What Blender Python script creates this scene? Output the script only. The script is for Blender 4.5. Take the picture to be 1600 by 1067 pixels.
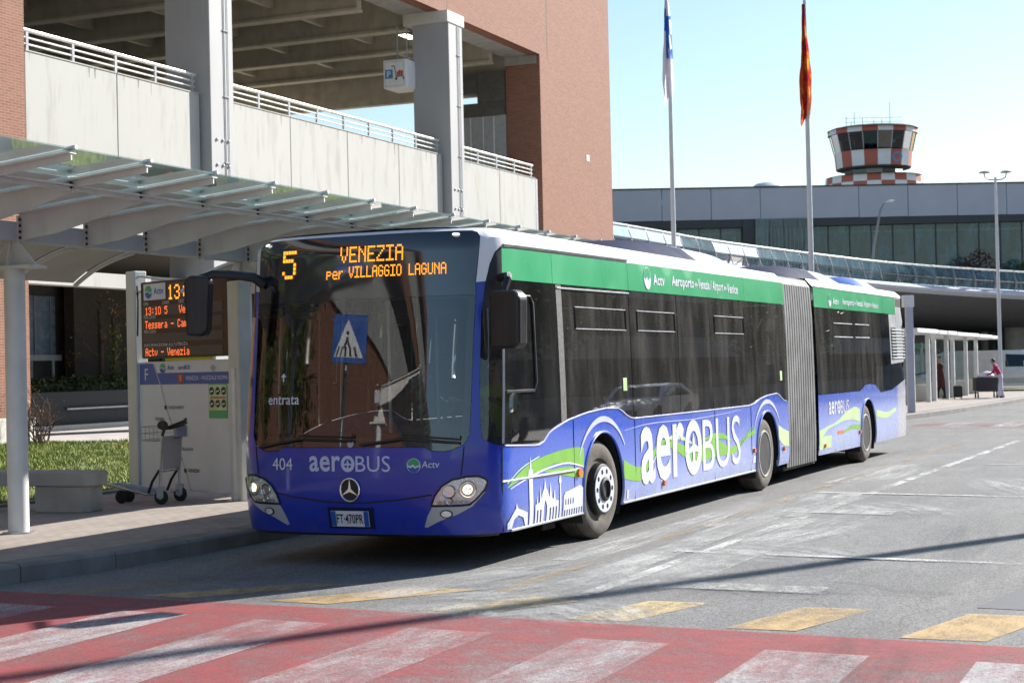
import bpy, bmesh, math, random
from math import sin, cos, pi, radians, hypot, atan2
from mathutils import Vector, Matrix
from mathutils.geometry import delaunay_2d_cdt
import numpy as np
random.seed(7)
for o in list(bpy.data.objects): bpy.data.objects.remove(o)
SC = bpy.context.scene
COL = SC.collection

# ------------------------------------------------------------------ camera
YAW, PITCH, ROLL, CAMH, FPX = 0.4037, 0.0154, 0.0229, 1.684, 2591.3
def cam_axes():
    f = Vector((-sin(YAW)*cos(PITCH), cos(YAW)*cos(PITCH), sin(PITCH)))
    r = Vector((cos(YAW), sin(YAW), 0)); u = r.cross(f)
    c, s = cos(ROLL), sin(ROLL)
    return c*r - s*u, s*r + c*u, f
cr, cu, cf = cam_axes()
cd = bpy.data.cameras.new('camera'); cam = bpy.data.objects.new('camera', cd); COL.objects.link(cam)
cam.matrix_world = Matrix(((cr.x, cu.x, -cf.x, 0), (cr.y, cu.y, -cf.y, 0), (cr.z, cu.z, -cf.z, CAMH), (0, 0, 0, 1)))
cd.sensor_fit = 'HORIZONTAL'; cd.sensor_width = 36; cd.lens = FPX/1600*36
cd.clip_start = .1; cd.clip_end = 3000
cd.dof.use_dof = True; cd.dof.focus_distance = 15.0; cd.dof.aperture_fstop = 5.6
SC.camera = cam

# ------------------------------------------------------------------ sky and sun
SUN_AZ, SUN_EL = radians(28.0), radians(30.5)         # azimuth measured from +Y towards +X
w = bpy.data.worlds.new('World'); SC.world = w; w.use_nodes = True
nt = w.node_tree; nt.nodes.clear()
sky = nt.nodes.new('ShaderNodeTexSky'); sky.sky_type = 'NISHITA'; sky.sun_disc = False
sky.sun_elevation = SUN_EL; sky.sun_rotation = SUN_AZ; sky.altitude = 0; sky.air_density = 1.3; sky.dust_density = .5; sky.ozone_density = 3.2
bg = nt.nodes.new('ShaderNodeBackground'); bg.inputs[1].default_value = .072
wo = nt.nodes.new('ShaderNodeOutputWorld')
nt.links.new(sky.outputs[0], bg.inputs[0]); nt.links.new(bg.outputs[0], wo.inputs[0])
sd = bpy.data.lights.new('sun', 'SUN'); sd.energy = 4.4; sd.angle = radians(.6); sd.color = (1, .955, .88)
sun = bpy.data.objects.new('sun', sd); COL.objects.link(sun)
sdir = Vector((sin(SUN_AZ)*cos(SUN_EL), cos(SUN_AZ)*cos(SUN_EL), sin(SUN_EL)))
sun.rotation_euler = sdir.to_track_quat('Z', 'Y').to_euler(); sun.location = sdir*60
SC.view_settings.view_transform = 'Standard'; SC.view_settings.look = 'None'
SC.cycles.max_bounces = 5; SC.cycles.diffuse_bounces = 2; SC.cycles.glossy_bounces = 3; SC.cycles.transmission_bounces = 2; SC.cycles.transparent_max_bounces = 12
SC.view_settings.gamma = 1; SC.view_settings.exposure = 1.2

# ------------------------------------------------------------------ materials
MATS = {}
class NB:
    """small node-graph helper"""
    def __init__(s, name):
        m = bpy.data.materials.new(name); m.use_nodes = True; s.m = m; s.t = m.node_tree; s.t.nodes.clear()
        s.out = s.n('OutputMaterial'); s.co = None
    def n(s, typ, **kw):
        nd = s.t.nodes.new('ShaderNode'+typ)
        for k, v in kw.items(): setattr(nd, k, v)
        return nd
    def l(s, a, b): s.t.links.new(a, b)
    def coord(s):
        if s.co is None: s.co = s.n('TexCoord').outputs['Object']
        return s.co
    def noise(s, scale, detail=3, rough=.55, vec=None, stretch=None):
        nz = s.n('TexNoise'); nz.inputs['Scale'].default_value = scale; nz.inputs['Detail'].default_value = detail; nz.inputs['Roughness'].default_value = rough
        v = vec or s.coord()
        if stretch:
            mp = s.n('Mapping'); mp.inputs['Scale'].default_value = stretch; s.l(v, mp.inputs['Vector']); v = mp.outputs[0]
        s.l(v, nz.inputs['Vector']); return nz.outputs['Fac']
    def ramp(s, fac, stops):
        r = s.n('ValToRGB'); e = r.color_ramp.elements
        while len(e) > 1: e.remove(e[-1])
        e[0].position = stops[0][0]; e[0].color = c4(stops[0][1])
        for p, c in stops[1:]:
            x = e.new(p); x.color = c4(c)
        s.l(fac, r.inputs[0]); return r.outputs[0]
    def mix(s, fac, a, b, blend='MIX'):
        mx = s.n('Mix', data_type='RGBA', blend_type=blend)
        for v, i in ((fac, 0), (a, 6), (b, 7)):
            if isinstance(v, (int, float)): mx.inputs[i].default_value = v
            elif isinstance(v, (tuple, list)): mx.inputs[i].default_value = c4(v)
            else: s.l(v, mx.inputs[i])
        return mx.outputs[2]
    def math(s, op, a, b=0., c=0.):
        nd = s.n('Math', operation=op)
        for i, v in enumerate((a, b, c)):
            if isinstance(v, (int, float)): nd.inputs[i].default_value = v
            else: s.l(v, nd.inputs[i])
        return nd.outputs[0]
    def maprange(s, v, a, b, c=0., d=1., smooth=True):
        nd = s.n('MapRange'); nd.interpolation_type = 'SMOOTHSTEP' if smooth else 'LINEAR'
        s.l(v, nd.inputs[0])
        for i, x in enumerate((a, b, c, d)): nd.inputs[i+1].default_value = x
        return nd.outputs[0]
    def xyz(s):
        nd = s.n('SeparateXYZ'); s.l(s.coord(), nd.inputs[0]); return nd.outputs
    def bsdf(s, col, rough=.5, metal=0., spec=.5, coat=0., bump=None, bstr=.2, bdist=.01, trans=0.):
        b = s.n('BsdfPrincipled')
        for v, k in ((col, 'Base Color'), (rough, 'Roughness'), (metal, 'Metallic')):
            if isinstance(v, (tuple, list)): b.inputs[k].default_value = c4(v)
            elif isinstance(v, (int, float)): b.inputs[k].default_value = v
            else: s.l(v, b.inputs[k])
        b.inputs['Specular IOR Level'].default_value = spec
        b.inputs['Coat Weight'].default_value = coat; b.inputs['Coat Roughness'].default_value = .06
        if trans: b.inputs['Transmission Weight'].default_value = trans
        if bump is not None:
            bp = s.n('Bump'); bp.inputs['Strength'].default_value = bstr; bp.inputs['Distance'].default_value = bdist
            s.l(bump, bp.inputs['Height']); s.l(bp.outputs[0], b.inputs['Normal'])
        return b.outputs[0]
    def done(s, sh):
        s.l(sh, s.out.inputs[0]); MATS[s.m.name] = s.m; return s.m
def c4(c): return (c[0], c[1], c[2], 1) if len(c) == 3 else tuple(c)

def pm(name, col, rough=.5, metal=0., var=.12, scale=4., bump=0., coat=0., spec=.5, bscale=40, dirt=0.):
    """painted / plain surface with soft colour variation, optional streaky dirt and fine relief"""
    g = NB(name)
    nz = g.noise(scale, 2)
    a = tuple(max(0, x*(1-var)) for x in col); b = tuple(min(1, x*(1+var)) for x in col)
    c = g.ramp(nz, [(.3, a), (.7, b)])
    if dirt:
        st = g.noise(3.2, 3, .6, stretch=(1, 1, .18)); k = g.maprange(st, .48, .75, 0, dirt)
        c = g.mix(k, c, (.16, .14, .115))
    rg = g.maprange(nz, .3, .7, max(.02, rough-.07), min(1, rough+.09), smooth=False)
    return g.done(g.bsdf(c, rg, metal, spec, coat, bump=g.noise(bscale, 1) if bump else None, bstr=bump))
def em(name, col, strength):
    g = NB(name); e = g.n('Emission'); e.inputs[0].default_value = c4(col); e.inputs[1].default_value = strength
    return g.done(e.outputs[0])
def glass(name, tint, ior=1.5, rough=.015, dust_sheen=0., dust_sheen_col=(.5, .48, .44), refl=(1, 1, 1), transl=0.):
    g = NB(name)
    tr = g.n('BsdfTransparent'); tr.inputs[0].default_value = c4(tint)
    gl = g.n('BsdfGlossy'); gl.inputs[0].default_value = c4(refl); gl.inputs[1].default_value = rough
    fr = g.n('Fresnel'); fr.inputs[0].default_value = ior
    geo = g.n('NewGeometry')
    # same reflectance from both sides of the pane
    mxs = g.n('MixShader'); g.l(fr.outputs[0], mxs.inputs[0]); g.l(tr.outputs[0], mxs.inputs[1]); g.l(gl.outputs[0], mxs.inputs[2])
    sh = mxs.outputs[0]
    if dust_sheen:
        df = g.n('BsdfDiffuse'); df.inputs[0].default_value = c4(dust_sheen_col)  # dust, plus brightness and reflection painted in as a diffuse tone
        if transl:
            tl = g.n('BsdfTranslucent'); tl.inputs[0].default_value = c4(dust_sheen_col); m3 = g.n('MixShader'); m3.inputs[0].default_value = transl; g.l(df.outputs[0], m3.inputs[1]); g.l(tl.outputs[0], m3.inputs[2]); df = m3
        k = g.maprange(g.noise(2.4, 5, .65, stretch=(1, 1, .25)), .38, .8, dust_sheen*.25, dust_sheen)
        m2 = g.n('MixShader'); g.l(k, m2.inputs[0]); g.l(sh, m2.inputs[1]); g.l(df.outputs[0], m2.inputs[2]); sh = m2.outputs[0]
    return g.done(sh)
def worn(name, col, cover=.6, scale=9., soft=.2, stretch=(1, 1, 1), alpha=1., rough=.75):
    """road paint that has rubbed off in patches; bare road shows through"""
    g = NB(name)
    n1 = g.noise(scale, 4, .75, stretch=stretch); n2 = g.noise(scale*.14, 1, .5); n3 = g.noise(75, 2, .7)
    v = g.math('ADD', g.math('MULTIPLY', n1, .45), g.math('ADD', g.math('MULTIPLY', n2, .40), g.math('MULTIPLY', n3, .36)))
    k = g.maprange(v, .605+(cover-.5)*.55-soft*.5, .605+(cover-.5)*.55+soft*.5, alpha, .04)
    cc = g.ramp(n2, [(.3, tuple(x*.85 for x in col)), (.7, tuple(min(1, x*1.1) for x in col))])
    p = g.bsdf(cc, rough)
    t = g.n('BsdfTransparent'); mx = g.n('MixShader'); g.l(k, mx.inputs[0]); g.l(t.outputs[0], mx.inputs[1]); g.l(p, mx.inputs[2])
    return g.done(mx.outputs[0])

# ------------------------------------------------------------------ mesh helpers
class MB:
    def __init__(s): s.v = []; s.f = []; s.mi = []; s.sm = []
    def add(s, vs, fs, mi=0, smooth=False, M=None):
        b = len(s.v)
        s.v += [tuple(M @ Vector(v)) for v in vs] if M is not None else [tuple(v) for v in vs]
        s.f += [tuple(i+b for i in f) for f in fs]; s.mi += [mi]*len(fs); s.sm += [smooth]*len(fs)
        return s
    def box(s, lo, hi, mi=0, M=None):
        x0, y0, z0 = lo; x1, y1, z1 = hi
        vs = [(x0,y0,z0),(x1,y0,z0),(x1,y1,z0),(x0,y1,z0),(x0,y0,z1),(x1,y0,z1),(x1,y1,z1),(x0,y1,z1)]
        return s.add(vs, [(0,3,2,1),(4,5,6,7),(0,1,5,4),(1,2,6,5),(2,3,7,6),(3,0,4,7)], mi, False, M)
    def tube(s, pts, r, n=8, mi=0, smooth=True, cap=True, M=None, flat=None):
        pts = [Vector(p) for p in pts]; R = r if isinstance(r, (list, tuple)) else [r]*len(pts)
        vs = []; fs = []; up = None
        for i, p in enumerate(pts):
            d = (pts[min(i+1, len(pts)-1)]-pts[max(i-1, 0)]).normalized()
            if up is None:
                up = Vector((0, 0, 1)) if abs(d.z) < .9 else Vector((1, 0, 0))
            a = d.cross(up).normalized(); b = a.cross(d).normalized(); up = b
            for k in range(n):
                t = 2*pi*k/n + pi/n
                ca, sa = cos(t), sin(t)
                if flat: ca *= flat[0]; sa *= flat[1]
                vs.append(p + a*(ca*R[i]) + b*(sa*R[i]))
        for i in range(len(pts)-1):
            for k in range(n):
                k2 = (k+1) % n
                fs.append((i*n+k, i*n+k2, (i+1)*n+k2, (i+1)*n+k))
        if cap:
            fs.append(tuple(range(n-1, -1, -1))); fs.append(tuple((len(pts)-1)*n+k for k in range(n)))
        return s.add(vs, fs, mi, smooth, M)
    def lathe(s, prof, n=24, axis='z', c=(0, 0, 0), mi=0, smooth=True, M=None):
        vs = []; fs = []
        for r, h in prof:
            for k in range(n):
                t = 2*pi*k/n; a, b = r*cos(t), r*sin(t)
                p = {'z': (a, b, h), 'x': (h, a, b), 'y': (b, h, a)}[axis]
                vs.append((p[0]+c[0], p[1]+c[1], p[2]+c[2]))
        for i in range(len(prof)-1):
            for k in range(n):
                k2 = (k+1) % n; fs.append((i*n+k, i*n+k2, (i+1)*n+k2, (i+1)*n+k))
        if prof[0][0] > 1e-4: fs.append(tuple(range(n-1, -1, -1)))
        if prof[-1][0] > 1e-4: fs.append(tuple((len(prof)-1)*n+k for k in range(n)))
        return s.add(vs, fs, mi, smooth, M)
    def prism(s, poly, h0, h1, plane='xy', mi=0, M=None):
        """extrude a simple polygon; plane names the two in-plane axes"""
        def P(u, v, h): return {'xy': (u, v, h), 'xz': (u, h, v), 'yz': (h, u, v)}[plane]
        n = len(poly); vs = [P(u, v, h0) for u, v in poly]+[P(u, v, h1) for u, v in poly]
        fs = [tuple(range(n-1, -1, -1)), tuple(range(n, 2*n))]+[(i, (i+1) % n, n+(i+1) % n, n+i) for i in range(n)]
        return s.add(vs, fs, mi, False, M)
    def build(s, name, mat, parent=None, bevel=0., **props):
        me = bpy.data.meshes.new(name); me.from_pydata(s.v, [], s.f)
        mats = mat if isinstance(mat, (list, tuple)) else [mat]
        for m in mats: me.materials.append(MATS[m] if isinstance(m, str) else m)
        me.polygons.foreach_set('material_index', s.mi); me.polygons.foreach_set('use_smooth', s.sm)
        me.update()
        bm = bmesh.new(); bm.from_mesh(me); bmesh.ops.recalc_face_normals(bm, faces=bm.faces); 
        bm.to_mesh(me); bm.free()
        if any(s.sm): me.set_sharp_from_angle(angle=radians(40))
        return link(name, me, parent, bevel, **props)
def link(name, me, parent=None, bevel=0., **props):
    o = bpy.data.objects.new(name, me); COL.objects.link(o)
    if parent is not None: o.parent = parent
    if bevel:
        b = o.modifiers.new('bevel', 'BEVEL'); b.width = bevel; b.segments = 2; b.limit_method = 'ANGLE'; b.angle_limit = radians(40)
    for k, v in props.items(): o[k] = v
    return o
def thing(name, label, cat, loc=(0, 0, 0), rz=0., group=None):
    o = bpy.data.objects.new(name, None); COL.objects.link(o); o.location = loc; o.rotation_euler = (0, 0, rz)
    o.empty_display_size = .2
    o['label'] = label; o['category'] = cat
    if group: o['group'] = group
    return o
def tag(o, label, cat, group=None):
    o['label'] = label; o['category'] = cat
    if group: o['group'] = group
    return o
def copy_tree(o, parent=None):
    c = o.copy(); COL.objects.link(c); c.parent = parent
    for ch in list(o.children): copy_tree(ch, c)
    return c
def inpoly(x, y, P):
    r = False; j = len(P)-1
    for i in range(len(P)):
        xi, yi = P[i]; xj, yj = P[j]
        if (yi > y) != (yj > y) and x < (xj-xi)*(y-yi)/(yj-yi)+xi: r = not r
        j = i
    return r
def resample(P, h):
    out = []
    for i in range(len(P)):
        a, b = P[i], P[(i+1) % len(P)]; d = hypot(b[0]-a[0], b[1]-a[1]); k = max(1, int(d/h))
        for q in range(k): out.append((a[0]+(b[0]-a[0])*q/k, a[1]+(b[1]-a[1])*q/k))
    return out
def fill2d(outer, holes=(), h=None):
    """triangulate a polygon with holes; interior points every h so that it can follow a curved surface"""
    loops = [outer]+list(holes)
    if h: loops = [resample(l, h) for l in loops]
    pts = []; edges = []
    for l in loops:
        b = len(pts); pts += [Vector(p) for p in l]; edges += [(b+i, b+(i+1) % len(l)) for i in range(len(l))]
    if h:
        xs = [p[0] for p in outer]; ys = [p[1] for p in outer]
        nx = int((max(xs)-min(xs))/h); ny = int((max(ys)-min(ys))/h)
        for i in range(1, nx+1):
            for j in range(1, ny+1):
                x = min(xs)+(i-.5+(.25 if j % 2 else -.25))*h; y = min(ys)+(j-.5)*h
                if inpoly(x, y, outer) and not any(inpoly(x, y, q) for q in holes): pts.append(Vector((x, y)))
    V, E, F, *_ = delaunay_2d_cdt(pts, edges, [], 0, 1e-6)
    V = [(v.x, v.y) for v in V]; out = []
    for f in F:
        cx = sum(V[i][0] for i in f)/len(f); cy = sum(V[i][1] for i in f)/len(f)
        if inpoly(cx, cy, outer) and not any(inpoly(cx, cy, q) for q in holes): out.append(tuple(f))
    return V, out
def sheet(mb, outer, fn, off=0., holes=(), h=None, mi=0, smooth=True, thick=0.):
    """map a filled polygon (u, v) through fn(u, v, off) -> xyz; thick adds a rim going back towards the surface"""
    V, F = fill2d(outer, holes, h)
    mb.add([fn(u, v, off) for u, v in V], F, mi, smooth)
    if thick:
        for loop in [outer]+list(holes):
            L = resample(loop, h) if h else loop; n = len(L)
            mb.add([fn(u, v, off) for u, v in L]+[fn(u, v, off-thick) for u, v in L], [(i, (i+1) % n, n+(i+1) % n, n+i) for i in range(n)], mi, False)
    return mb
_txt = {}
def text2d(body, bold=0.):
    k = (body, bold)
    if k in _txt: return _txt[k]
    cu_ = bpy.data.curves.new('text', 'FONT'); cu_.body = body; cu_.size = 1; cu_.offset = bold; cu_.resolution_u = 3
    cu_.space_character = 1+bold*2.2
    o = bpy.data.objects.new('text', cu_); COL.objects.link(o); bpy.context.view_layer.update()
    me = o.to_mesh(); V = [(v.co.x, v.co.y) for v in me.vertices]; F = [tuple(p.vertices) for p in me.polygons]
    o.to_mesh_clear(); bpy.data.objects.remove(o); bpy.data.curves.remove(cu_)
    _txt[k] = (V, F); return V, F
def lettering(mb, body, u0, v0, height, fn, off=.004, width=None, bold=0., mi=0, shear=0.):
    """write body from (u0, v0); height is that of the tallest glyph; width stretches it to fit"""
    V, F = text2d(body, bold)
    xs = [v[0] for v in V]; ys = [v[1] for v in V]; x0, y0 = min(xs), min(ys)
    ky = height/(max(ys)-y0); kx = width/(max(xs)-x0) if width else ky
    mb.add([fn(u0+(x-x0)*kx+shear*(y-y0)*ky, v0+(y-y0)*ky, off) for x, y in V], F, mi)
    return u0+(max(xs)-x0)*kx
GL = {'V':'1000110001100011000110001010100010000','E':'11111100001000011110100001000011111','N':'10001110011010110011100011000110001','Z':'11111000010001000100010001000011111','I':'11111001000010000100001000010011111','A':'01110100011000111111100011000110001',
'L':'10000100001000010000100001000011111','G':'01110100011000010111100011000101110','O':'01110100011000110001100011000101110','U':'10001100011000110001100011000101110','5':'11111100001111000001000011000101110','1':'00100011000010000100001000010001110',
'3':'01110100010000100110000011000101110','0':'01110100011000110001100011000101110',':':'00000001000010000000001000010000000','T':'11111001000010000100001000010000100','-':'00000000000000011111000000000000000','C':'01110100011000010000100001000101110',
'p':'00000000001111010001111101000010000','e':'00000000000111010001111111000001111','r':'00000000001011011000100001000010000','s':'00000000000111110000011100000111110','a':'00000000000111000001011111000101111','m':'00000000001101010101101011010110101',
'c':'00000000000111110000100001000001111','t':'01000010001111001000010000100100110','v':'00000000001000110001100010101000100','n':'00000000001011011001100011000110001','z':'00000000001111100010001000100011111','i':'00100000000110000100001000010001110',' ':'0'*35}
GL['V'] = '10001100011000110001010100101000100'; GL['1'] = '00100011000010000100001000010001110'; GL['Z'] = '11111000010001000100010001000011111'
def dots(mb, body, u0, v0, cw, chh, fn, off, fill=.9, mi=0):
    """dot-matrix writing: 5 x 7 cells a letter"""
    px, py = cw/6, chh/7
    for k, ch in enumerate(body):
        g = GL[ch]
        for i in range(7):
            for j in range(5):
                if g[i*5+j] == '1':
                    u = u0+k*cw+j*px; v = v0+(6-i)*py; a, b = px*fill, py*fill
                    mb.add([fn(u, v, off), fn(u+a, v, off), fn(u+a, v+b, off), fn(u, v+b, off)], [(0, 1, 2, 3)], mi)
def ellipse(cx, cy, rx, ry, n=24, a0=0., a1=2*pi):
    full = abs(a1-a0-2*pi) < 1e-6
    return [(cx+rx*cos(a0+(a1-a0)*i/(n if full else n-1)), cy+ry*sin(a0+(a1-a0)*i/(n if full else n-1))) for i in range(n)]
def spline(P, k=6):
    out = []
    for i in range(len(P)-1):
        p0, p1, p2, p3 = P[max(i-1, 0)], P[i], P[i+1], P[min(i+2, len(P)-1)]
        for q in range(k):
            t = q/k; out.append(tuple(.5*(2*b+(c-a)*t+(2*a-5*b+4*c-d)*t*t+(-a+3*b-3*c+d)*t**3) for a, b, c, d in zip(p0, p1, p2, p3)))
    out.append(tuple(P[-1])); return out
def ribbon(mb, P, fn, off, mi=0):
    """swoosh: centre line points (u, v, half width)"""
    Q = spline(P, 8)
    vs = [fn(u, v-wd, off) for u, v, wd in Q]+[fn(u, v+wd, off) for u, v, wd in Q]; n = len(Q)
    mb.add(vs, [(i, i+1, n+i+1, n+i) for i in range(n-1)], mi)

# --- palette
pm('asphalt_dark_trim', (.02, .02, .022), .6, bump=.1)
pm('black_plastic', (.012, .012, .014), .42, var=.25, dirt=.12)
pm('black_rubber', (.018, .018, .018), .75, var=.3)
pm('white_paint', (.80, .80, .80), .38, var=.04, dirt=.10)
pm('steel_white', (.66, .67, .68), .42, var=.07, dirt=.10)
pm('steel_grey', (.36, .37, .39), .4, var=.1, dirt=.1)
pm('galvanised', (.45, .46, .47), .35, metal=.8, var=.15, scale=12)
pm('chrome', (.75, .76, .78), .14, metal=1., var=.06)
pm('concrete_pale', (.60, .575, .52), .8, var=.09, scale=1.3, bump=.15, dirt=.18)
pm('concrete_grey', (.36, .345, .32), .85, var=.14, scale=2, bump=.2, dirt=.3)
pm('concrete_beam', (.44, .40, .32), .85, var=.12, scale=2, bump=.15, dirt=.25)
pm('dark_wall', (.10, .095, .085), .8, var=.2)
pm('dark_hollow', (.015, .015, .016), .8)
pm('alu_panel', (.42, .43, .48), .45, var=.05, scale=.6)
pm('red_paint', (.50, .07, .045), .5, var=.12)
pm('navy_blue', (.010, .016, .055), .7, var=.12, spec=.12)
pm('sign_blue', (.02, .09, .36), .35, var=.08)
pm('led_back', (.012, .012, .013), .35)
pm('led_strip', (.06, .058, .055), .45)
pm('bark', (.07, .05, .035), .9, var=.35, scale=9, bump=.5)
pm('skin', (.45, .26, .18), .55, var=.06)
pm('yellow_sign', (.65, .55, .02), .5)
em('led_orange', (1., .35, .035), .95); em('led_red', (1., .16, .045), .85)
em('headlamp', (1., .80, .5), 2.2); em('tube_light', (1., .95, .85), 3.)
em('marker_light', (1., 1., .95), 1.2)
# ================================================================== ground, road markings, pavement, lawn
g = NB('asphalt')
n1 = g.noise(.35, 3, .6); n2 = g.noise(60, 1, .7); n3 = g.noise(2.2, 4, .65, stretch=(1.6, .35, 1))
c = g.ramp(n1, [(.3, (.150, .148, .147)), (.7, (.205, .203, .20))])
c = g.mix(g.maprange(n3, .42, .72, 0, .4), c, (.27, .265, .258))
vo = g.n('TexVoronoi'); vo.inputs['Scale'].default_value = 95; g.l(g.coord(), vo.inputs['Vector'])
sp = g.ramp(vo.outputs['Color'], [(.25, (.45, .45, .45)), (.8, (1.45, 1.45, 1.45))])
c = g.mix(.75, c, sp, 'MULTIPLY')
ck = g.n('TexVoronoi', feature='DISTANCE_TO_EDGE'); ck.inputs['Scale'].default_value = .21; ck.inputs['Randomness'].default_value = 1
mpx = g.n('Mapping'); mpx.inputs['Scale'].default_value = (1, .6, 1)
nzv = g.n('TexNoise'); nzv.inputs['Scale'].default_value = 1.4; nzv.inputs['Detail'].default_value = 3; g.l(g.coord(), nzv.inputs['Vector'])
va = g.n('VectorMath', operation='MULTIPLY_ADD'); g.l(nzv.outputs['Color'], va.inputs[0]); va.inputs[1].default_value = (.7, .7, 0); g.l(g.coord(), va.inputs[2])
g.l(va.outputs[0], mpx.inputs['Vector']); g.l(mpx.outputs[0], ck.inputs['Vector'])
c = g.mix(g.maprange(ck.outputs[0], .0, .004, .28, 0), c, (.04, .04, .04))
g.done(g.bsdf(c, g.maprange(n2, .3, .7, .72, .95), bump=n2, bstr=.6, bdist=.006, spec=.35))
g = NB('paving')
br = g.n('TexBrick'); br.inputs['Scale'].default_value = 1.0; br.inputs['Brick Width'].default_value = .21; br.inputs['Row Height'].default_value = .105; br.inputs['Mortar Size'].default_value = .005
br.inputs['Color1'].default_value = (.36, .30, .265, 1); br.inputs['Color2'].default_value = (.27, .235, .215, 1); br.inputs['Mortar'].default_value = (.12, .105, .095, 1)
mp = g.n('Mapping'); mp.inputs['Rotation'].default_value = (0, 0, radians(90)); g.l(g.coord(), mp.inputs['Vector']); g.l(mp.outputs[0], br.inputs['Vector'])
c = g.mix(g.maprange(g.noise(1.1, 5, .6), .35, .75, 0, .55), br.outputs[0], (.36, .34, .315))
g.done(g.bsdf(c, .85, bump=br.outputs['Fac'], bstr=-.35, bdist=.006))
pm('kerb_stone', (.20, .19, .185), .85, var=.22, scale=3, bump=.35, dirt=.35)
pm('path_paving', (.46, .42, .40), .85, var=.1, scale=1.5, bump=.1)
pm('soil', (.10, .13, .03), .95, var=.4, scale=3, bump=.4)
g = NB('grass_blade')
oi = g.n('ObjectInfo'); c = g.ramp(g.noise(1.7, 5, .7), [(.3, (.085, .145, .018)), (.5, (.19, .25, .035)), (.68, (.36, .33, .09))])
g.done(g.bsdf(c, .6, spec=.3))

ground = MB().add([(-1200, -400, 0), (1200, -400, 0), (1200, 1600, 0), (-1200, 1600, 0)], [(0, 1, 2, 3)]).build('road', 'asphalt', kind='structure')

def flat(name, pts, mat, z=.004):
    return MB().add([(x, y, z) for x, y in pts], [tuple(range(len(pts)))]).build(name, mat, ground)
worn('paint_red', (.40, .075, .08), .52, 3.2, .36, alpha=.84)
worn('paint_white', (.58, .58, .585), .37, 2.5, .38, stretch=(1.5, .45, 1))
worn('paint_white_faint', (.62, .62, .60), .36, 5, .3, stretch=(1.4, .4, 1))
worn('paint_white_line', (.62, .62, .60), .48, 8, .2, stretch=(1.2, .5, 1))
worn('paint_red_faint', (.40, .12, .13), .30, 5, .3)
worn('paint_yellow', (.54, .37, .17), .55, 5, .34, stretch=(1.4, .5, 1))
worn('paint_yellow_pale', (.60, .46, .24), .50, 6, .25, stretch=(1.4, .5, 1))
worn('paint_yellow_faint', (.46, .32, .15), .36, 6, .25, stretch=(1.4, .35, 1))
def yend(x): return 9.87-.072*(x+7.8)                  # far ends of the zebra stripes
def yred(x): return 10.46-.055*(x+7.8)-(.0 if x < -5 else .06*(x+5)*.5)
flat('red_crossing', [(-9.6, 2.), (4., 2.), (4., yred(4.)), (0., yred(0.)), (-2.5, yred(-2.5)), (-5., yred(-5.)), (-9.2, yred(-9.2))], 'paint_red', .003)
for k in range(11):
    x0 = -8.52+k*1.206; x1 = x0+.61+.02*sin(k*3.1)
    e = .06*sin(k*2.3)*.2
    flat('zebra_stripe', [(x0+.0, 2.1), (x1+.0, 2.1), (x1, yend(x1)+e), (x0, yend(x0)+e)], 'paint_white', .0065)
for q, m in (([(-8.6, 10.5), (-8.2, 10.5), (-7.5, 11.4), (-7.95, 11.36)], 'paint_yellow_faint'), ([(-7.67, 10.56), (-7.2, 10.53), (-6.32, 11.55), (-6.75, 11.49)], 'paint_yellow'), ([(-6.5, 10.56), (-6.0, 10.52), (-5.2, 11.5), (-5.76, 11.49)], 'paint_yellow'), ([(-5.22, 10.42), (-4.72, 10.38), (-4.25, 11.1), (-4.68, 11.25)], 'paint_yellow_pale')): flat('yellow_dash', q, m, .004)
ylw = [(-4.05, -3.6, 'paint_yellow_pale'), (-2.93, -2.46, 'paint_yellow'), (-1.83, -1.3, 'paint_yellow'), (-.75, -.2, 'paint_yellow'), (.35, .9, 'paint_yellow')]
for x0, x1, m in ylw:
    sk = .27; y0 = yred(x0)+.02; y1 = 11.2-.03*(x0+3)
    flat('yellow_dash', [(x0, y0+.05), (x1-.02, y0+.05), (x1+sk, y1), (x0+sk, y1)], m, .004)
# lane lines beside the bus: (x at near end, y, x at far end, y, width)
for nm, xa, ya, xb, yb, wd, m in (('yellow_lane_line', -5.02, 11.4, -4.72, 34., .14, 'paint_yellow_faint'), ('white_lane_line', -4.34, 11.3, -3.72, 34., .13, 'paint_white_line'),
        ('worn_lane_line', -5.3, 13.4, -5.17, 19.4, .2, 'paint_white_faint'), ('worn_lane_line', -4.62, 11.9, -4.55, 18.5, .34, 'paint_white_faint'), ('worn_lane_line', -5.9, 10.9, -5.35, 12.6, .45, 'paint_white_faint'),
        ('worn_lane_line', -4.0, 12.5, -3.95, 15.5, .5, 'paint_white_faint'), ('worn_lane_line', -4.3, 17.6, -4.2, 20.9, .42, 'paint_white_faint'), ('worn_lane_line', -4.9, 22.5, -4.6, 26.5, .32, 'paint_white_faint')):
    flat(nm, [(xa-wd/2, ya), (xa+wd/2, ya), (xb+wd/2, yb), (xb-wd/2, yb)], m, .006)
for nm, xa, ya, xb, yb, wd, m in (('bay_line', -4.55, 14.25, 2.5, 13.4, .13, 'paint_white_line'), ('bay_line', -4.75, 20.9, 4.5, 19.4, .13, 'paint_white_line'), ('bay_line', -3.4, 26.6, 5., 26.0, .13, 'paint_white_faint'), ('stop_line', -4.6, 18.4, -3.3, 18.2, .5, 'paint_white_faint'), ('stop_line', -4.1, 12.1, -2.7, 12.0, .35, 'paint_white_faint')):
    flat(nm, [(xa, ya-wd/2), (xb, yb-wd/2), (xb, yb+wd/2), (xa, ya+wd/2)], m, .010)
pm('bitumen_patch', (.125, .128, .14), .8, var=.12, scale=6, bump=.3, bscale=120)
flat('repair_patch', [(-1.55, 11.45), (1.2, 11.2), (1.6, 13.6), (-1.15, 13.85)], 'bitumen_patch', .003)
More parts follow.
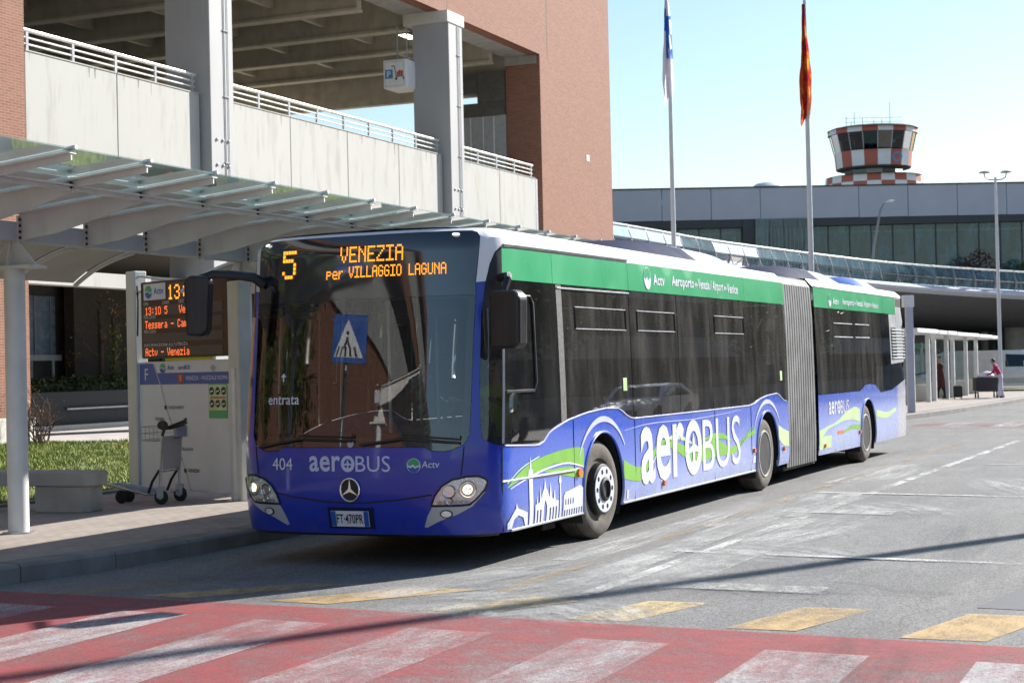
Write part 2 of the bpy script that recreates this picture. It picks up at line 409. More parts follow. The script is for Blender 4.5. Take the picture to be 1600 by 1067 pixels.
flat('red_crossing', [(-7.2, 40), (3, 38.6), (3, 43), (-7.0, 44.4)], 'paint_red_faint', .004)
for k in range(6): flat('zebra_stripe', [(-6.4+k*1.3, 40.6), (-5.8+k*1.3, 40.5), (-5.75+k*1.3, 43.5), (-6.35+k*1.3, 43.6)], 'paint_white_faint', .008)

# kerb and pavement
KP = [(-11.0, -6), (-10.1, 6), (-9.5, 9.9), (-9.15, 11.), (-8.9, 12.2), (-8.8, 14), (-8.76, 40), (-7.9, 46), (-7.3, 51), (-6.65, 62), (-5.8, 75), (-4.2, 100)]
def kx(y):
    for (xa, ya), (xb, yb) in zip(KP, KP[1:]):
        if y <= yb: return xa+(xb-xa)*(y-ya)/(yb-ya)
    return KP[-1][0]
ys = [-6+i*1.5 for i in range(73)]
pv = [(kx(y)-.29, y) for y in ys]
mb = MB(); n = len(pv)
mb.add([(x, y, .15) for x, y in pv]+[(-80, y, .15) for x, y in pv], [(i, i+1, n+i+1, n+i) for i in range(n-1)])
pave = mb.build('pavement', 'paving', kind='structure')
prof_k = [(-.30, -.05), (0, -.05), (0, .125), (-.02, .148), (-.05, .155), (-.30, .155)]
y = -2.
kerb_mesh = None
while y < 76:
    L = 1.0 if y < 44 else 4.
    x0, x1 = kx(y), kx(y+L-.012); a = atan2(x1-x0, L)
    mb = MB(); P = prof_k; k = len(P)
    mb.add([(x0+u, y+.006, v) for u, v in P]+[(x1+u, y+L-.008, v+.0) for u, v in P], [tuple(range(k-1, -1, -1)), tuple(range(k, 2*k))]+[(i, (i+1) % k, k+(i+1) % k, k+i) for i in range(k)])
    o = mb.build('kerb_stone', 'kerb_stone', pave); o.location.z = random.uniform(-.004, .004); y += L
# lawn
mb = MB(); mb.add([(-13.5, -4, .158), (-13.5, 32.2, .158), (-45, 32.2, .158), (-45, -4, .158)], [(0, 1, 2, 3)])
lawn = mb.build('lawn', 'soil', kind='structure')
MB().box((-13.52, -4, .1), (-13.40, 32.2, .185)).build('edging_strip', 'kerb_stone', lawn)
rng = np.random.default_rng(3); NBL = 90000
X = rng.uniform(-26, -13.56, NBL); Y = rng.uniform(12, 32.1, NBL)
H = rng.uniform(.03, .085, NBL)*(1+.5*np.sin(X*1.7)*np.sin(Y*1.3)); A = rng.uniform(0, 2*pi, NBL); LE = rng.uniform(0, .04, NBL); WD = rng.uniform(.006, .013, NBL)
V = np.zeros((NBL, 3, 3)); ca, sa = np.cos(A), np.sin(A)
V[:, 0] = np.stack([X-ca*WD, Y-sa*WD, np.full(NBL, .155)], 1); V[:, 1] = np.stack([X+ca*WD, Y+sa*WD, np.full(NBL, .155)], 1); V[:, 2] = np.stack([X-sa*LE, Y+ca*LE, .155+H], 1)
me = bpy.data.meshes.new('grass'); me.from_pydata(V.reshape(-1, 3).tolist(), [], np.arange(NBL*3).reshape(-1, 3).tolist()); me.materials.append(MATS['grass_blade'])
link('grass', me, None, kind='stuff', label='short green grass of the lawn behind the concrete bench', category='grass')
# forecourt path beyond the lawn
MB().add([(-13.5, 32.2, .156), (-13.5, 48, .156), (-31, 48, .156), (-31, 32.2, .156)], [(0, 1, 2, 3)]).build('path', 'path_paving', kind='structure')

# chalky tyre scuffs and worn-off paint beside the bus lane: soft-edged smears
g = NB('scuff')
xs_ = g.xyz(); rr = g.math('SQRT', g.math('ADD', g.math('MULTIPLY', xs_[0], xs_[0]), g.math('MULTIPLY', xs_[1], xs_[1])))
fall = g.maprange(rr, .25, 1., 1., 0.)
wv = g.n('TexCoord'); n1 = g.noise(2.1, 6, .75, stretch=(1.6, .6, 1)); n2 = g.n('TexNoise'); n2.inputs['Scale'].default_value = 55; n2.inputs['Detail'].default_value = 3
gp_ = g.n('NewGeometry'); g.l(gp_.outputs['Position'], n2.inputs['Vector'])
v = g.math('MULTIPLY', fall, g.math('MULTIPLY', g.maprange(n1, .36, .70), g.maprange(n2.outputs['Fac'], .35, .62, .25, 1.)))
p = g.bsdf((.60, .60, .585), .85); t = g.n('BsdfTransparent'); mx = g.n('MixShader'); g.l(g.math('MULTIPLY', v, .85), mx.inputs[0]); g.l(t.outputs[0], mx.inputs[1]); g.l(p, mx.inputs[2]); g.done(mx.outputs[0])
SCUFF = list(g.m.node_tree.nodes)
def dark_copy():
    m = bpy.data.materials['scuff'].copy(); m.name = 'oil_stain'
    for nd in m.node_tree.nodes:
        if nd.type == 'BSDF_PRINCIPLED': nd.inputs['Base Color'].default_value = (.045, .043, .042, 1); nd.inputs['Roughness'].default_value = .6
    MATS['oil_stain'] = m
    for nd in m.node_tree.nodes:
        if nd.type == 'MATH' and nd.operation == 'MULTIPLY' and abs(nd.inputs[1].default_value-.85) < 1e-3: nd.inputs[1].default_value = .32
dark_copy()
for x, y, sx, sy, a in ((-6.6, 10.9, 1.2, .8, .2), (-4.6, 11.2, .7, .5, .4), (-2.2, 15.6, .5, 2.6, .05), (-.6, 17.5, .45, 3.2, .02), (-3.2, 11.9, 1.1, .35, .1), (-7.5, 11.6, .9, .5, .6), (-1.9, 9.2, .5, 1.6, .1), (-6.0, 8.6, .5, 1.5, -.1), (-.2, 12.6, .5, 2., 0.)):
    o = flat('oil_stain', [(-1, -1), (1, -1), (1, 1), (-1, 1)], 'oil_stain', 0.); o.location = (x, y, .0135); o.scale = (sx, sy, 1); o.rotation_euler = (0, 0, a)
for x, y, sx, sy, a in ((-4.5, 13.0, .9, 1.9, .08), (-3.9, 16.2, .9, 2.4, -.1), (-4.4, 19.6, .7, 2.2, .06), (-3.4, 18.6, .9, 1.3, .5), (-5.3, 11.9, .7, 1.0, -.5), (-3.6, 14.3, .9, .9, .9), (-4.9, 16.8, .3, 2.4, .03), (-4.5, 24.5, .6, 2.6, .05), (-4.0, 10.6, .6, .8, .7), (-4.9, 11.4, 1.0, .9, -.7), (-5.3, 12.6, .5, 1.3, -.35), (-4.7, 10.5, .9, .5, .2), (-5.2, 14.6, .4, 1.8, .0), (-4.1, 12.2, .8, 1.0, -.5), (-2.4, 22., .8, 2.2, .3)):
    o = flat('tyre_scuff', [(-1, -1), (1, -1), (1, 1), (-1, 1)], 'scuff', 0.); o.location = (x, y, .012); o.scale = (sx, sy, 1); o.rotation_euler = (0, 0, a)
# ================================================================== the articulated bus
HW = 1.275; DF = .5; NE = 3.0
_pl = [(0., 0., 0.)]
for i in range(1, 201):
    t = pi/2*i/200; b = HW*sin(t)**(2/NE); yy = DF*(1-cos(t)**(2/NE)) if i < 200 else DF
    pb, py_, ps = _pl[-1]; _pl.append((b, yy, ps+hypot(b-pb, yy-py_)))
S1 = _pl[-1][2]
def plan(s):
    a = abs(s); sg = 1 if s >= 0 else -1
    if a >= S1: return sg*HW, DF+a-S1, sg*1., 0.
    lo, hi = 0, 200
    while hi-lo > 1:
        m = (lo+hi)//2
        if _pl[m][2] <= a: lo = m
        else: hi = m
    A, B = _pl[lo], _pl[hi]; d = B[2]-A[2]; k = (a-A[2])/d
    tx, ty = (B[0]-A[0])/d, (B[1]-A[1])/d
    return sg*(A[0]+(B[0]-A[0])*k), A[1]+(B[1]-A[1])*k, sg*ty, -tx
def bprof(z):
    ins = 0.; rk = 0.
    if z > 1.2: ins = .045*((z-1.2)/1.56)**1.5
    if z < .5: ins += .015*((.5-z)/.2)**2
    if z > 1.0: rk = .11*(z-1.0)
    if z < .62: rk = .05*((.62-z)/.32)**1.6
    if z > 2.76:
        q = min(1, (z-2.76)/.125); e = 1-math.sqrt(max(0, 1-q*q)); ins += .12*e; rk += .09*e
    return ins, rk
def SB(s, z, off=0.):
    """bus skin: s runs from the middle of the front round the corners and back along the sides"""
    x, yy, nx, ny = plan(s); ins, rk = bprof(z)
    gq = max(0, min(1, (1.1-yy)/.9)); gq = gq*gq*(3-2*gq)
    return (x*(1-ins/HW)+nx*off, yy+rk*gq+ny*off, z)
BEND = -.0150; JY = 10.75
def bendp(p, k=1.):
    c, s = cos(BEND*k), sin(BEND*k); x, yy = p[0], p[1]-JY
    return (c*x-s*yy, JY+s*x+c*yy, p[2])
def SR(yy, z, off=0., side=1):
    """side skin of the trailing section"""
    ins, _ = bprof(z); x = HW; e = 18.05-yy; nx, ny = 1., 0.
    if e < .22:
        q = (1-max(e, 0)/.22); x -= .10*q*q; 
    return bendp((side*(x-ins+off*nx), yy, z))

# ---- paints
g = NB('bus_livery')
X_, Y_, Z_ = g.xyz()
side = g.maprange(Y_, .35, 1.6)
low = g.maprange(Z_, 1.12, .25)
wob = g.noise(1.1, 3, stretch=(1, .5, 1.6))
f = g.math('MULTIPLY', side, g.math('MULTIPLY', low, g.maprange(wob, .25, .75, .45, 1.1)))
f = g.math('ADD', g.math('MULTIPLY', f, 1.1), g.math('MULTIPLY', g.maprange(Y_, 8.5, 17.5), g.maprange(Z_, 1.2, .5, .25, .75)))
c = g.mix(f, (.020, .078, .52), (.33, .41, .74))
dirt = g.math('MULTIPLY', g.maprange(Z_, .75, .28), g.maprange(g.noise(7, 5, .7, stretch=(1, 1, .35)), .35, .75, .0, .5))
c = g.mix(dirt, c, (.25, .235, .225))
c = g.mix(g.math('MULTIPLY', g.maprange(Y_, 17.05, 17.25, smooth=False), .85), c, (.5, .49, .5))
g.done(g.bsdf(c, g.maprange(g.noise(5, 4), .3, .7, .22, .38), coat=.5, spec=.5))
g = NB('bus_front_paint')
c = g.ramp(g.noise(2.5, 4), [(.3, (.007, .026, .33)), (.7, (.010, .034, .40))])
X_, Y_, Z_ = g.xyz()
c = g.mix(g.math('MULTIPLY', g.maprange(Z_, .6, .3), g.maprange(g.noise(9, 5, .7), .4, .8, 0, .35)), c, (.10, .09, .09))
g.done(g.bsdf(c, .3, coat=.5))
pm('divider_grey', (.11, .105, .10), .6, var=.3, scale=30); pm('bus_white', (.78, .78, .79), .3, var=.03, coat=.4, dirt=.08)
pm('bus_green', (.015, .33, .125), .33, var=.03, coat=.3, scale=1.5)
pm('livery_green', (.20, .46, .06), .35, var=.08); pm('livery_pale_green', (.52, .68, .36), .4, var=.1)
pm('livery_white', (.66, .68, .76), .35, var=.04); pm('livery_lavender', (.55, .57, .78), .35, var=.05)
pm('bellows_rubber', (.20, .20, .205), .7, var=.25, scale=3, dirt=.35)
pm('trim_silver', (.42, .43, .46), .38, metal=.15, var=.06)
pm('reflector', (.86, .86, .86), .22, metal=.35, var=.12, scale=30)
pm('orange_lens', (.75, .16, .01), .25, var=.1); pm('rim_paint', (.55, .55, .54), .45, var=.2, dirt=.4, scale=20)
pm('tyre', (.115, .10, .085), .85, var=.35, scale=7, bump=.3); pm('tyre_wall_dark', (.03, .028, .026), .8, var=.3)
pm('brake_drum', (.02, .02, .022), .6, var=.3)
pm('seat_fabric', (.05, .09, .28), .9, var=.3); pm('dash_grey', (.035, .036, .04), .7); pm('interior_lining', (.20, .20, .20), .7)
pm('handrail_yellow', (.6, .42, .02), .35); pm('hi_vis', (.32, .45, .03), .7, var=.1)
glass('windscreen_glass', (.66, .72, .71), 1.88, .008)
glass('side_glass', (.17, .165, .155), 2.1, .012, .30, (.25, .235, .215))
glass('door_glass', (.5, .54, .54), 1.8, .02, .10, (.3, .3, .29))
glass('clear_cover', (.93, .95, .96), 1.45, .02)
pm('display_glass', (.006, .006, .007), .03, var=.1, spec=1., coat=1.)

BX, BY, BPHI = -5.5842, 12.4837, -.0127
bo = (BX-1.275*cos(BPHI), BY-1.275*sin(BPHI), 0)
bus = thing('articulated_bus', 'long blue and green articulated city bus standing at the kerb', 'bus', bo, BPHI)
def P_(mb, name, mat, parent=bus, bevel=0., **k): return mb.build(name, mat, parent, bevel, **k)

OFS = S1-DF
AX = [2.70, 8.75]; AXR = 14.80
wl = [(1.15, 1.548), (1.163, 1.189), (1.188, 1.087), (1.297, 1.04), (1.425, 1.023), (2.12, .99), (2.253, 1.014), (2.345, 1.078), (2.483, 1.115), (2.811, 1.181), (3.301, 1.234), (3.818, 1.262), (4.197, 1.251), (4.332, 1.209), (4.47, 1.155), (4.642, 1.133), (6.781, 1.13), (8.939, 1.132), (9.208, 1.153), (9.488, 1.207), (9.867, 1.24), (10.30, 1.253), (10.45, 1.225), (10.60, 1.16), (10.75, 1.14), (10.91, 1.14)]
def winline(s):
    for (a, za), (b, zb) in zip(wl, wl[1:]):
        if a <= s <= b and b > a: return za+(zb-za)*(s-a)/(b-a)
    return 1.14
def arch(c, r=.545, zc=.47, zb=.29):
    a0 = math.asin((zc-zb)/r)
    return [(c+r*cos(t), zc+r*sin(t)*1.03) for t in [pi+a0-(pi+2*a0)*i/26 for i in range(27)]]
SEND = 10.91
left = []
bot = [(1.3, .29)]
for a in AX: bot += arch(a+OFS)
bot += [(SEND, .29)]
ws_half = [(1.122, 2.41), (1.122, 2.305), (1.10, 1.937), (1.088, 1.55), (1.075, 1.12), (1.03, 1.045), (.93, 1.0), (.857, .988), (.751, .994), (.688, 1.026)]
right_half = bot+[(SEND, winline(SEND))]+[(s, z) for s, z in reversed(wl[:-1])]+[(1.166, 2.138), (1.205, 2.416)]+ws_half
outer = right_half+[(-s, z) for s, z in reversed(right_half)]
# ---- coach work
mb = MB()
V, F = fill2d(outer, (), .11)
fr = []
for f in F:
    cx = sum(V[i][0] for i in f)/len(f); fr.append(0 if abs(cx) < 1.375 else 1)
pts = [SB(u, v) for u, v in V]
mb.v = pts; mb.f = list(F); mb.mi = fr; mb.sm = [True]*len(F)
body = P_(mb, 'body', ['bus_front_paint', 'bus_livery'])
# wheel-arch lips
for a in AX:
    for sg in (1, -1):
        mb = MB(); mb.tube([SB(sg*s, z, .004) for s, z in arch(a+OFS, .55)], .014, 6); P_(mb, 'wheel_arch_lip', 'bus_livery' if sg > 0 else 'black_plastic')
# wells
for a in AX+[AXR]:
    for sg in (1, -1):
        mb = MB(); A = arch(a, .56, zb=.2); f_ = (lambda p: bendp(p)) if a == AXR else (lambda p: p)
        vs = [f_((sg*1.245, y_, z_)) for y_, z_ in A]+[f_((sg*.72, y_, z_)) for y_, z_ in A]; k = len(A)
        mb.add(vs, [(i, i+1, k+i+1, k+i) for i in range(k-1)]+[tuple(range(k, 2*k))]); P_(mb, 'wheel_well', 'dark_hollow')

# raised brow over the arches
for a, in ((AX[0],), (AX[1],)):
    A = [(a+OFS+1.03*.72*cos(t), .50+.66*sin(t)) for t in [radians(150-115*i/14) for i in range(15)]]
    mb = MB(); ribbon(mb, [(s, z, .012+.016*sin(pi*i/14)) for i, (s, z) in enumerate(A)], SB, .006)
    P_(mb, 'arch_brow', 'livery_lavender', body)
# white upper edge and corners
low = [(SEND, 2.752), (1.369, 2.712), (1.297, 2.666), (1.244, 2.563), (1.205, 2.416), (1.122, 2.41), (1.165, 2.80), (1.152, 2.84), (1.11, 2.856)]
poly = [(-SEND, 2.752)]+[(-s, z) for s, z in low[1:]]+[(s, z) for s, z in reversed(low)]+[(SEND, 2.884), (-SEND, 2.884)]
mb = MB(); sheet(mb, poly, SB, .0, h=.07); P_(mb, 'roof_edge', 'bus_white')
mb = MB(); loop = [SB(s, 2.884) for s in [-SEND+i*(2*SEND)/160 for i in range(161)]]
V, F = fill2d([(p[0], p[1]) for p in loop], (), .3)
mb.add([(x, y_, 2.8835+.02*(1-(x/1.12)**2)) for x, y_ in V], F, 0, True); P_(mb, 'roof', 'bus_white')
# green band
for sg in (1, -1):
    cuts = [1.375, 2.62, 4.65, 8.95, SEND]
    for a, b in zip(cuts, cuts[1:]):
        zt = lambda s: 2.708+.042*(s-1.37)/9.54; zb = lambda s: 2.434+.022*(s-1.37)/9.54
        mb = MB(); P0 = [(a+.004, zb(a)), (b-.004, zb(b)), (b-.004, zt(b)), (a+.004, zt(a))]
        sheet(mb, [(sg*u, v) for u, v in P0], SB, .004, h=.25, thick=.01); P_(mb, 'green_panel', 'bus_green')
mb = MB()
for s0, s1 in ((1.4, 4.65),): sheet(mb, [(s0, 2.715), (s1, 2.733), (s1, 2.756), (s0, 2.738)], SB, .012, h=.3, thick=.01)
P_(mb, 'drip_rail', 'black_plastic')
# side panes
dv = [1.40, 2.68, 4.65, 6.20, 7.43, 8.90, SEND]
for sg in (1, -1):
    # corner pane with its black head
    Q = [(1.152, 1.548), (1.165, 1.189), (1.19, 1.088), (1.297, 1.043), (1.385, 1.03), (1.375, 2.70), (1.297, 2.655), (1.248, 2.56), (1.21, 2.416), (1.169, 2.138)]
    mb = MB(); sheet(mb, [(sg*u, v) for u, v in Q], SB, .0, h=.06); P_(mb, 'corner_window', 'door_glass')
    mb = MB(); Q = [(1.169, 2.18), (1.372, 2.20), (1.372, 2.70), (1.297, 2.655), (1.248, 2.56), (1.21, 2.416)]
    sheet(mb, [(sg*u, v) for u, v in Q], SB, .003, h=.05); P_(mb, 'corner_head', 'black_plastic')
    mb = MB(); mb.tube([SB(sg*1.392, z, .005) for z in (1.04, 1.5, 2.0, 2.43)], .012, 6); P_(mb, 'window_trim', 'trim_silver')
    for i, (a, b) in enumerate(zip(dv, dv[1:])):
        if i == 1: a = 2.82
        ss = [a+.008+(b-a-.016)*k/16 for k in range(17)]
        zt = 2.432+.02*(a-1.4)/9.5
        zf = (lambda s: winline(s)+.004)
        P0 = [(s, zf(s)) for s in ss]+[(ss[-1], zt), (ss[0], zt)]
        mb = MB(); sheet(mb, [(sg*u, v) for u, v in P0], SB, -.002, h=.2)
        P_(mb, 'side_window', 'door_glass' if i == 0 else 'side_glass')
        mb = MB(); xw = .05
        if i: mb.add([SB(sg*(a-xw), winline(a), -.03), SB(sg*(a+xw), winline(a), -.03), SB(sg*(a+xw), zt, -.03), SB(sg*(a-xw), zt, -.03)], [(0, 1, 2, 3)]); P_(mb, 'window_post', 'black_plastic')
    mb = MB(); sheet(mb, [(sg*u, v) for u, v in [(2.685, 1.165), (2.815, 1.185), (2.815, 2.43), (2.685, 2.43)]], SB, .004, h=.2, thick=.02); P_(mb, 'window_divider', 'divider_grey')
    # opening top lights and the driver's sliding frame
    for a, b in ((3.13, 4.52), (4.87, 6.10), (7.60, 8.84)):
        mb = MB()
        for z in (2.235, 2.03): mb.tube([SB(sg*s, z, .003) for s in (a, (a+b)/2, b)], .0055, 6)
        P_(mb, 'top_light_rail', 'trim_silver')
        mb = MB()
        for s in (a, b): mb.tube([SB(sg*s, z, .003) for z in (2.03, 2.235)], .007, 6)
        P_(mb, 'top_light_side', 'black_plastic')
    mb = MB(); mb.tube([SB(sg*s, z, .006) for s, z in ((1.43, 1.475), (2.06, 1.475), (2.12, 1.55), (2.12, 2.24), (2.06, 2.3), (1.43, 2.3))], .014, 6); P_(mb, 'sliding_frame', 'black_plastic')
    mb = MB(); mb.tube([SB(sg*s, 2.40+.01*(s-2.7)/2, .006) for s in (2.7, 3.7, 4.64)], .009, 6); P_(mb, 'window_trim', 'trim_silver')
mb = MB(); mb.tube([SB(s, winline(s), .004) for s in [1.42+i*.12 for i in range(79)]], .008, 5); P_(mb, 'waist_trim', 'livery_lavender')
# ---- windscreen, head board
ws = [(1.118, 2.30), (1.097, 1.937), (1.085, 1.55), (1.072, 1.125), (1.03, 1.05), (.93, 1.005), (.857, .993), (.751, .999), (.688, 1.03)]
wsp = ws+[(-s, z) for s, z in reversed(ws)]
mb = MB(); sheet(mb, wsp, SB, -.004, h=.07); P_(mb, 'windscreen', 'windscreen_glass')
inn = [(s*.945, max(1.085, z) if z < 1.2 else z) for s, z in ws[:3]]+[(1.0, 1.15), (.95, 1.10), (.85, 1.09), (.75, 1.095), (.62, 1.105)]
inn = inn+[(-s, z) for s, z in reversed(inn)]
inn[0] = (1.055, 2.275); inn[-1] = (-1.055, 2.275)
mb = MB(); sheet(mb, wsp, SB, -.012, holes=[inn], h=.07); P_(mb, 'windscreen_border', 'black_plastic')
db = [(1.118, 2.302), (1.118, 2.43), (1.16, 2.798), (1.147, 2.838), (1.108, 2.853)]
dbp = db+[(-s, z) for s, z in reversed(db)]
mb = MB(); sheet(mb, dbp, SB, -.002, h=.07, thick=.03); disp = P_(mb, 'destination_display', 'display_glass')
mb = MB(); dots(mb, '5', -.80, 2.505, .19, .255, SB, .006, .80); P_(mb, 'display_lettering', 'led_orange', disp)
mb = MB(); dots(mb, 'VENEZIA', -.17, 2.622, .0925, .140, SB, .006, .80); P_(mb, 'display_lettering', 'led_orange', disp)
mb = MB(); dots(mb, 'per', -.308, 2.48, .063, .105, SB, .006, .80); P_(mb, 'display_lettering', 'led_orange', disp)
mb = MB(); dots(mb, 'VILLAGGIO', -.078, 2.488, .0595, .100, SB, .006, .84); P_(mb, 'display_lettering', 'led_orange', disp)
mb = MB(); dots(mb, 'LAGUNA', -.078+.595, 2.488, .0595, .100, SB, .006, .84); P_(mb, 'display_lettering', 'led_orange', disp)
for s in (-1.06, .955): mb = MB(); sheet(mb, ellipse(s, 2.825, .035, .011, 14), SB, .004); P_(mb, 'marker_lamp', 'marker_light')
# notices on the windscreen
mb = MB(); lettering(mb, 'entrata', -.885, 1.40, .075, SB, .004, width=.345, bold=.008); P_(mb, 'windscreen_lettering', 'livery_white', bus)
mb = MB(); sheet(mb, [(-.728, 1.60), (-.712, 1.60), (-.712, 1.64), (-.69, 1.64), (-.72, 1.675), (-.75, 1.64), (-.728, 1.64)], SB, .004); P_(mb, 'windscreen_arrow', 'livery_white')
mb = MB(); sheet(mb, ellipse(-.005, 1.058, .03, .03, 20), SB, .008, thick=.015); P_(mb, 'washer_cap', 'trim_silver')
# wipers
for pts_ in ([(-.95, 1.03), (-.5, 1.10), (.02, 1.085)], [(.1, 1.05), (.5, 1.10), (1.0, 1.06)]):
    mb = MB(); mb.tube([SB(s, z, .03) for s, z in pts_], .012, 6); mb.tube([SB(s, z+.03, .022) for s, z in pts_[1:]]+[SB(pts_[-1][0], pts_[-1][1]+.06, .02)], .008, 6); P_(mb, 'wiper', 'black_plastic')
# ---- nose: emblem, plate, lamps, seams, lettering
mb = MB(); sheet(mb, ellipse(-.012, .668, .088, .095, 32), SB, .010, thick=.012); P_(mb, 'emblem_disc', 'black_plastic')
mb = MB(); mb.tube([SB(-.012+.092*cos(2*pi*i/36), .668+.098*sin(2*pi*i/36), .014) for i in range(37)], .0085, 8, cap=False)
st = []
for i in range(6):
    a = pi/2+i*pi/3; r = (.094 if i % 2 == 0 else .016); st.append((-.012+r*cos(a)*.95, .668+r*sin(a)*1.02))
sheet(mb, st, SB, .02, thick=.008, smooth=False); P_(mb, 'star_emblem', 'chrome')
mb = MB(); sheet(mb, [(-.245, .335), (.20, .335), (.20, .515), (-.245, .515)], SB, .008, thick=.012); P_(mb, 'plate_holder', 'navy_blue')
mb = MB(); sheet(mb, [(-.215, .352), (.155, .352), (.155, .487), (-.215, .487)], SB, .014, thick=.006); plate = P_(mb, 'number_plate', 'livery_white')
mb = MB(); sheet(mb, [(-.213, .354), (-.165, .354), (-.165, .485), (-.213, .485)], SB, .0165); sheet(mb, [(.108, .354), (.153, .354), (.153, .485), (.108, .485)], SB, .0165); P_(mb, 'plate_band', 'sign_blue', plate)
mb = MB(); lettering(mb, 'FT\u00b7470PR', -.158, .378, .082, SB, .0168, width=.258, bold=.012); P_(mb, 'plate_lettering', 'black_plastic', plate)
hl = [(.738, .538), (.776, .624), (.834, .699), (.923, .752), (1.052, .779), (1.149, .779), (1.203, .755), (1.225, .728), (1.196, .665), (1.122, .587), (1.072, .551), (.991, .542)]
ft = [(.666, .358), (.69, .352), (.818, .415), (.958, .463), (1.087, .53), (1.205, .650), (1.18, .642), (1.071, .536), (.99, .528), (.745, .526), (.70, .45)]
for sg in (1, -1):
    def SM(u, v, off=0., sg=sg): return SB(sg*u, v, off)
    mb = MB(); sheet(mb, hl, SM, .004, h=.04, thick=.004); lampo = P_(mb, 'headlight', 'reflector')
    mb = MB(); sheet(mb, hl, SM, .022, h=.04, thick=.018); P_(mb, 'lens', 'clear_cover', lampo)
    for (u, v, r, m) in ((1.055, .672, .062, 'reflector'), (1.055, .672, .036, 'headlamp'), (.90, .655, .045, 'chrome'), (.90, .575, .02, 'chrome')):
        mb = MB(); cpt = SM(u, v, .005); x, y_, nx, ny = plan(sg*u)
        sheet(mb, ellipse(u, v, r, r, 24), SM, .009, h=.03); P_(mb, 'lamp', m, lampo)
        mb = MB(); mb.tube([SM(u+(r+.006)*cos(2*pi*i/28), v+(r+.006)*sin(2*pi*i/28), .012) for i in range(29)], .007, 6, cap=False); P_(mb, 'bezel', 'chrome', lampo)
    mb = MB(); mb.tube([SM(u, v, .008) for u, v in hl+hl[:1]], .008, 6, cap=False); P_(mb, 'gasket', 'black_rubber', lampo)
    for k in range(6):
        mb = MB(); sheet(mb, [(.80+k*.045, .548), (.832+k*.045, .548), (.832+k*.045, .578), (.80+k*.045, .578)], SM, .012, thick=.006); P_(mb, 'running_light', 'trim_silver', lampo)
    mb = MB(); sheet(mb, ft, SM, .008, h=.05, thick=.012); fog = P_(mb, 'fog_lamp_trim', 'trim_silver')
    mb = MB(); sheet(mb, ellipse(.866, .468, .055, .034, 24), SM, .016, thick=.012); P_(mb, 'fog_lamp', 'black_plastic', fog)
    mb = MB(); sheet(mb, ellipse(.866, .468, .043, .026, 24), SM, .0185); P_(mb, 'lens', 'reflector', fog)
    mb = MB(); mb.tube([SM(u, v, .001) for u, v in ((1.03, 1.03), (1.02, .92), (1.0, .79))], .006, 5); mb.tube([SM(u, v, .001) for u, v in ((1.37, .30), (1.375, .7), (1.385, 1.02))], .005, 5); P_(mb, 'panel_seam', 'black_rubber')
mb = MB(); mb.tube([SB(s, z, .001) for s, z in spline([(-.766, .631), (-.515, .591), (-.035, .553), (.428, .586), (.743, .63)], 5)], .007, 5); P_(mb, 'panel_seam', 'black_rubber')
mb = MB(); mb.tube([SB(s, .295, -.05) for s in [-1.35+i*.1 for i in range(28)]], .03, 8); P_(mb, 'front_skirt', 'black_plastic')
mb = MB(); lettering(mb, '404', -.815, .832, .105, SB, .005, width=.222); P_(mb, 'fleet_number', 'livery_white', body)
def aerobus(fn, u0, v0, wd, hh, off, parent, m):
    mb = MB(); a = wd*.56
    u1 = lettering(mb, 'aer', u0, v0, hh, fn, off, width=a*.70, bold=.02)
    P_(mb, 'livery_lettering', m, parent)
    # the o holds a small aircraft
    mb = MB(); cx = u1+a*.165; cy = v0+hh/2; rx = a*.15; ry = hh*.52
    sheet(mb, ellipse(cx, cy, rx, ry, 28), fn, off, holes=[ellipse(cx, cy, rx*.56, ry*.60, 20)])
    P_(mb, 'livery_lettering', m, parent)
    mb = MB(); pl = [(0, .55), (.10, .30), (.10, .10), (.62, -.12), (.62, -.24), (.10, -.16), (.07, -.46), (.26, -.60), (.26, -.70), (0, -.62)]
    pl = pl+[(-x, y_) for x, y_ in reversed(pl[:-1])][:-1]
    sheet(mb, [(cx+x*rx*1.35, cy+y_*ry*.95) for x, y_ in pl], fn, off+.002); P_(mb, 'livery_aircraft', m, parent)
    mb = MB(); u2 = cx+rx+wd*.012; lettering(mb, 'BUS', u2, v0, hh, fn, off, width=u0+wd-u2, bold=.0); P_(mb, 'livery_lettering', m, parent)
aerobus(SB, -.415, .822, .79, .135, .005, body, 'livery_lavender')
def roundel(fn, cx, cy, r, off, parent, mt, kx_=1.):
    mb = MB(); sheet(mb, ellipse(cx, cy, r*kx_, r, 28), fn, off); P_(mb, 'logo_disc', 'livery_white', parent)
    wv = [(.88*cos(t), .88*sin(t)) for t in [pi*i/14 for i in range(15)]]+[(-.45, -.12), (-.1, .12), (.3, -.22), (.6, -.02)]
    mb = MB(); sheet(mb, [(cx+x*r*kx_, cy+y_*r+.06*r) for x, y_ in wv], fn, off+.002); P_(mb, 'logo_field', 'bus_green', parent)
    mb = MB(); wv = [(.86*cos(t), .86*sin(t)) for t in [pi+pi*i/14 for i in range(15)]]+[(.45, -.14), (.25, -.3), (-.1, -.02), (-.5, -.22)]
    sheet(mb, [(cx+x*r*kx_, cy+y_*r-.12*r) for x, y_ in wv], fn, off+.002); P_(mb, 'logo_field', mt, parent)
roundel(SB, .592, .875, .062, .005, body, 'sign_blue')
mb = MB(); lettering(mb, 'Actv', .662, .856, .058, SB, .005, width=.155, bold=.01, shear=.12); P_(mb, 'operator_lettering', 'livery_lavender', body)
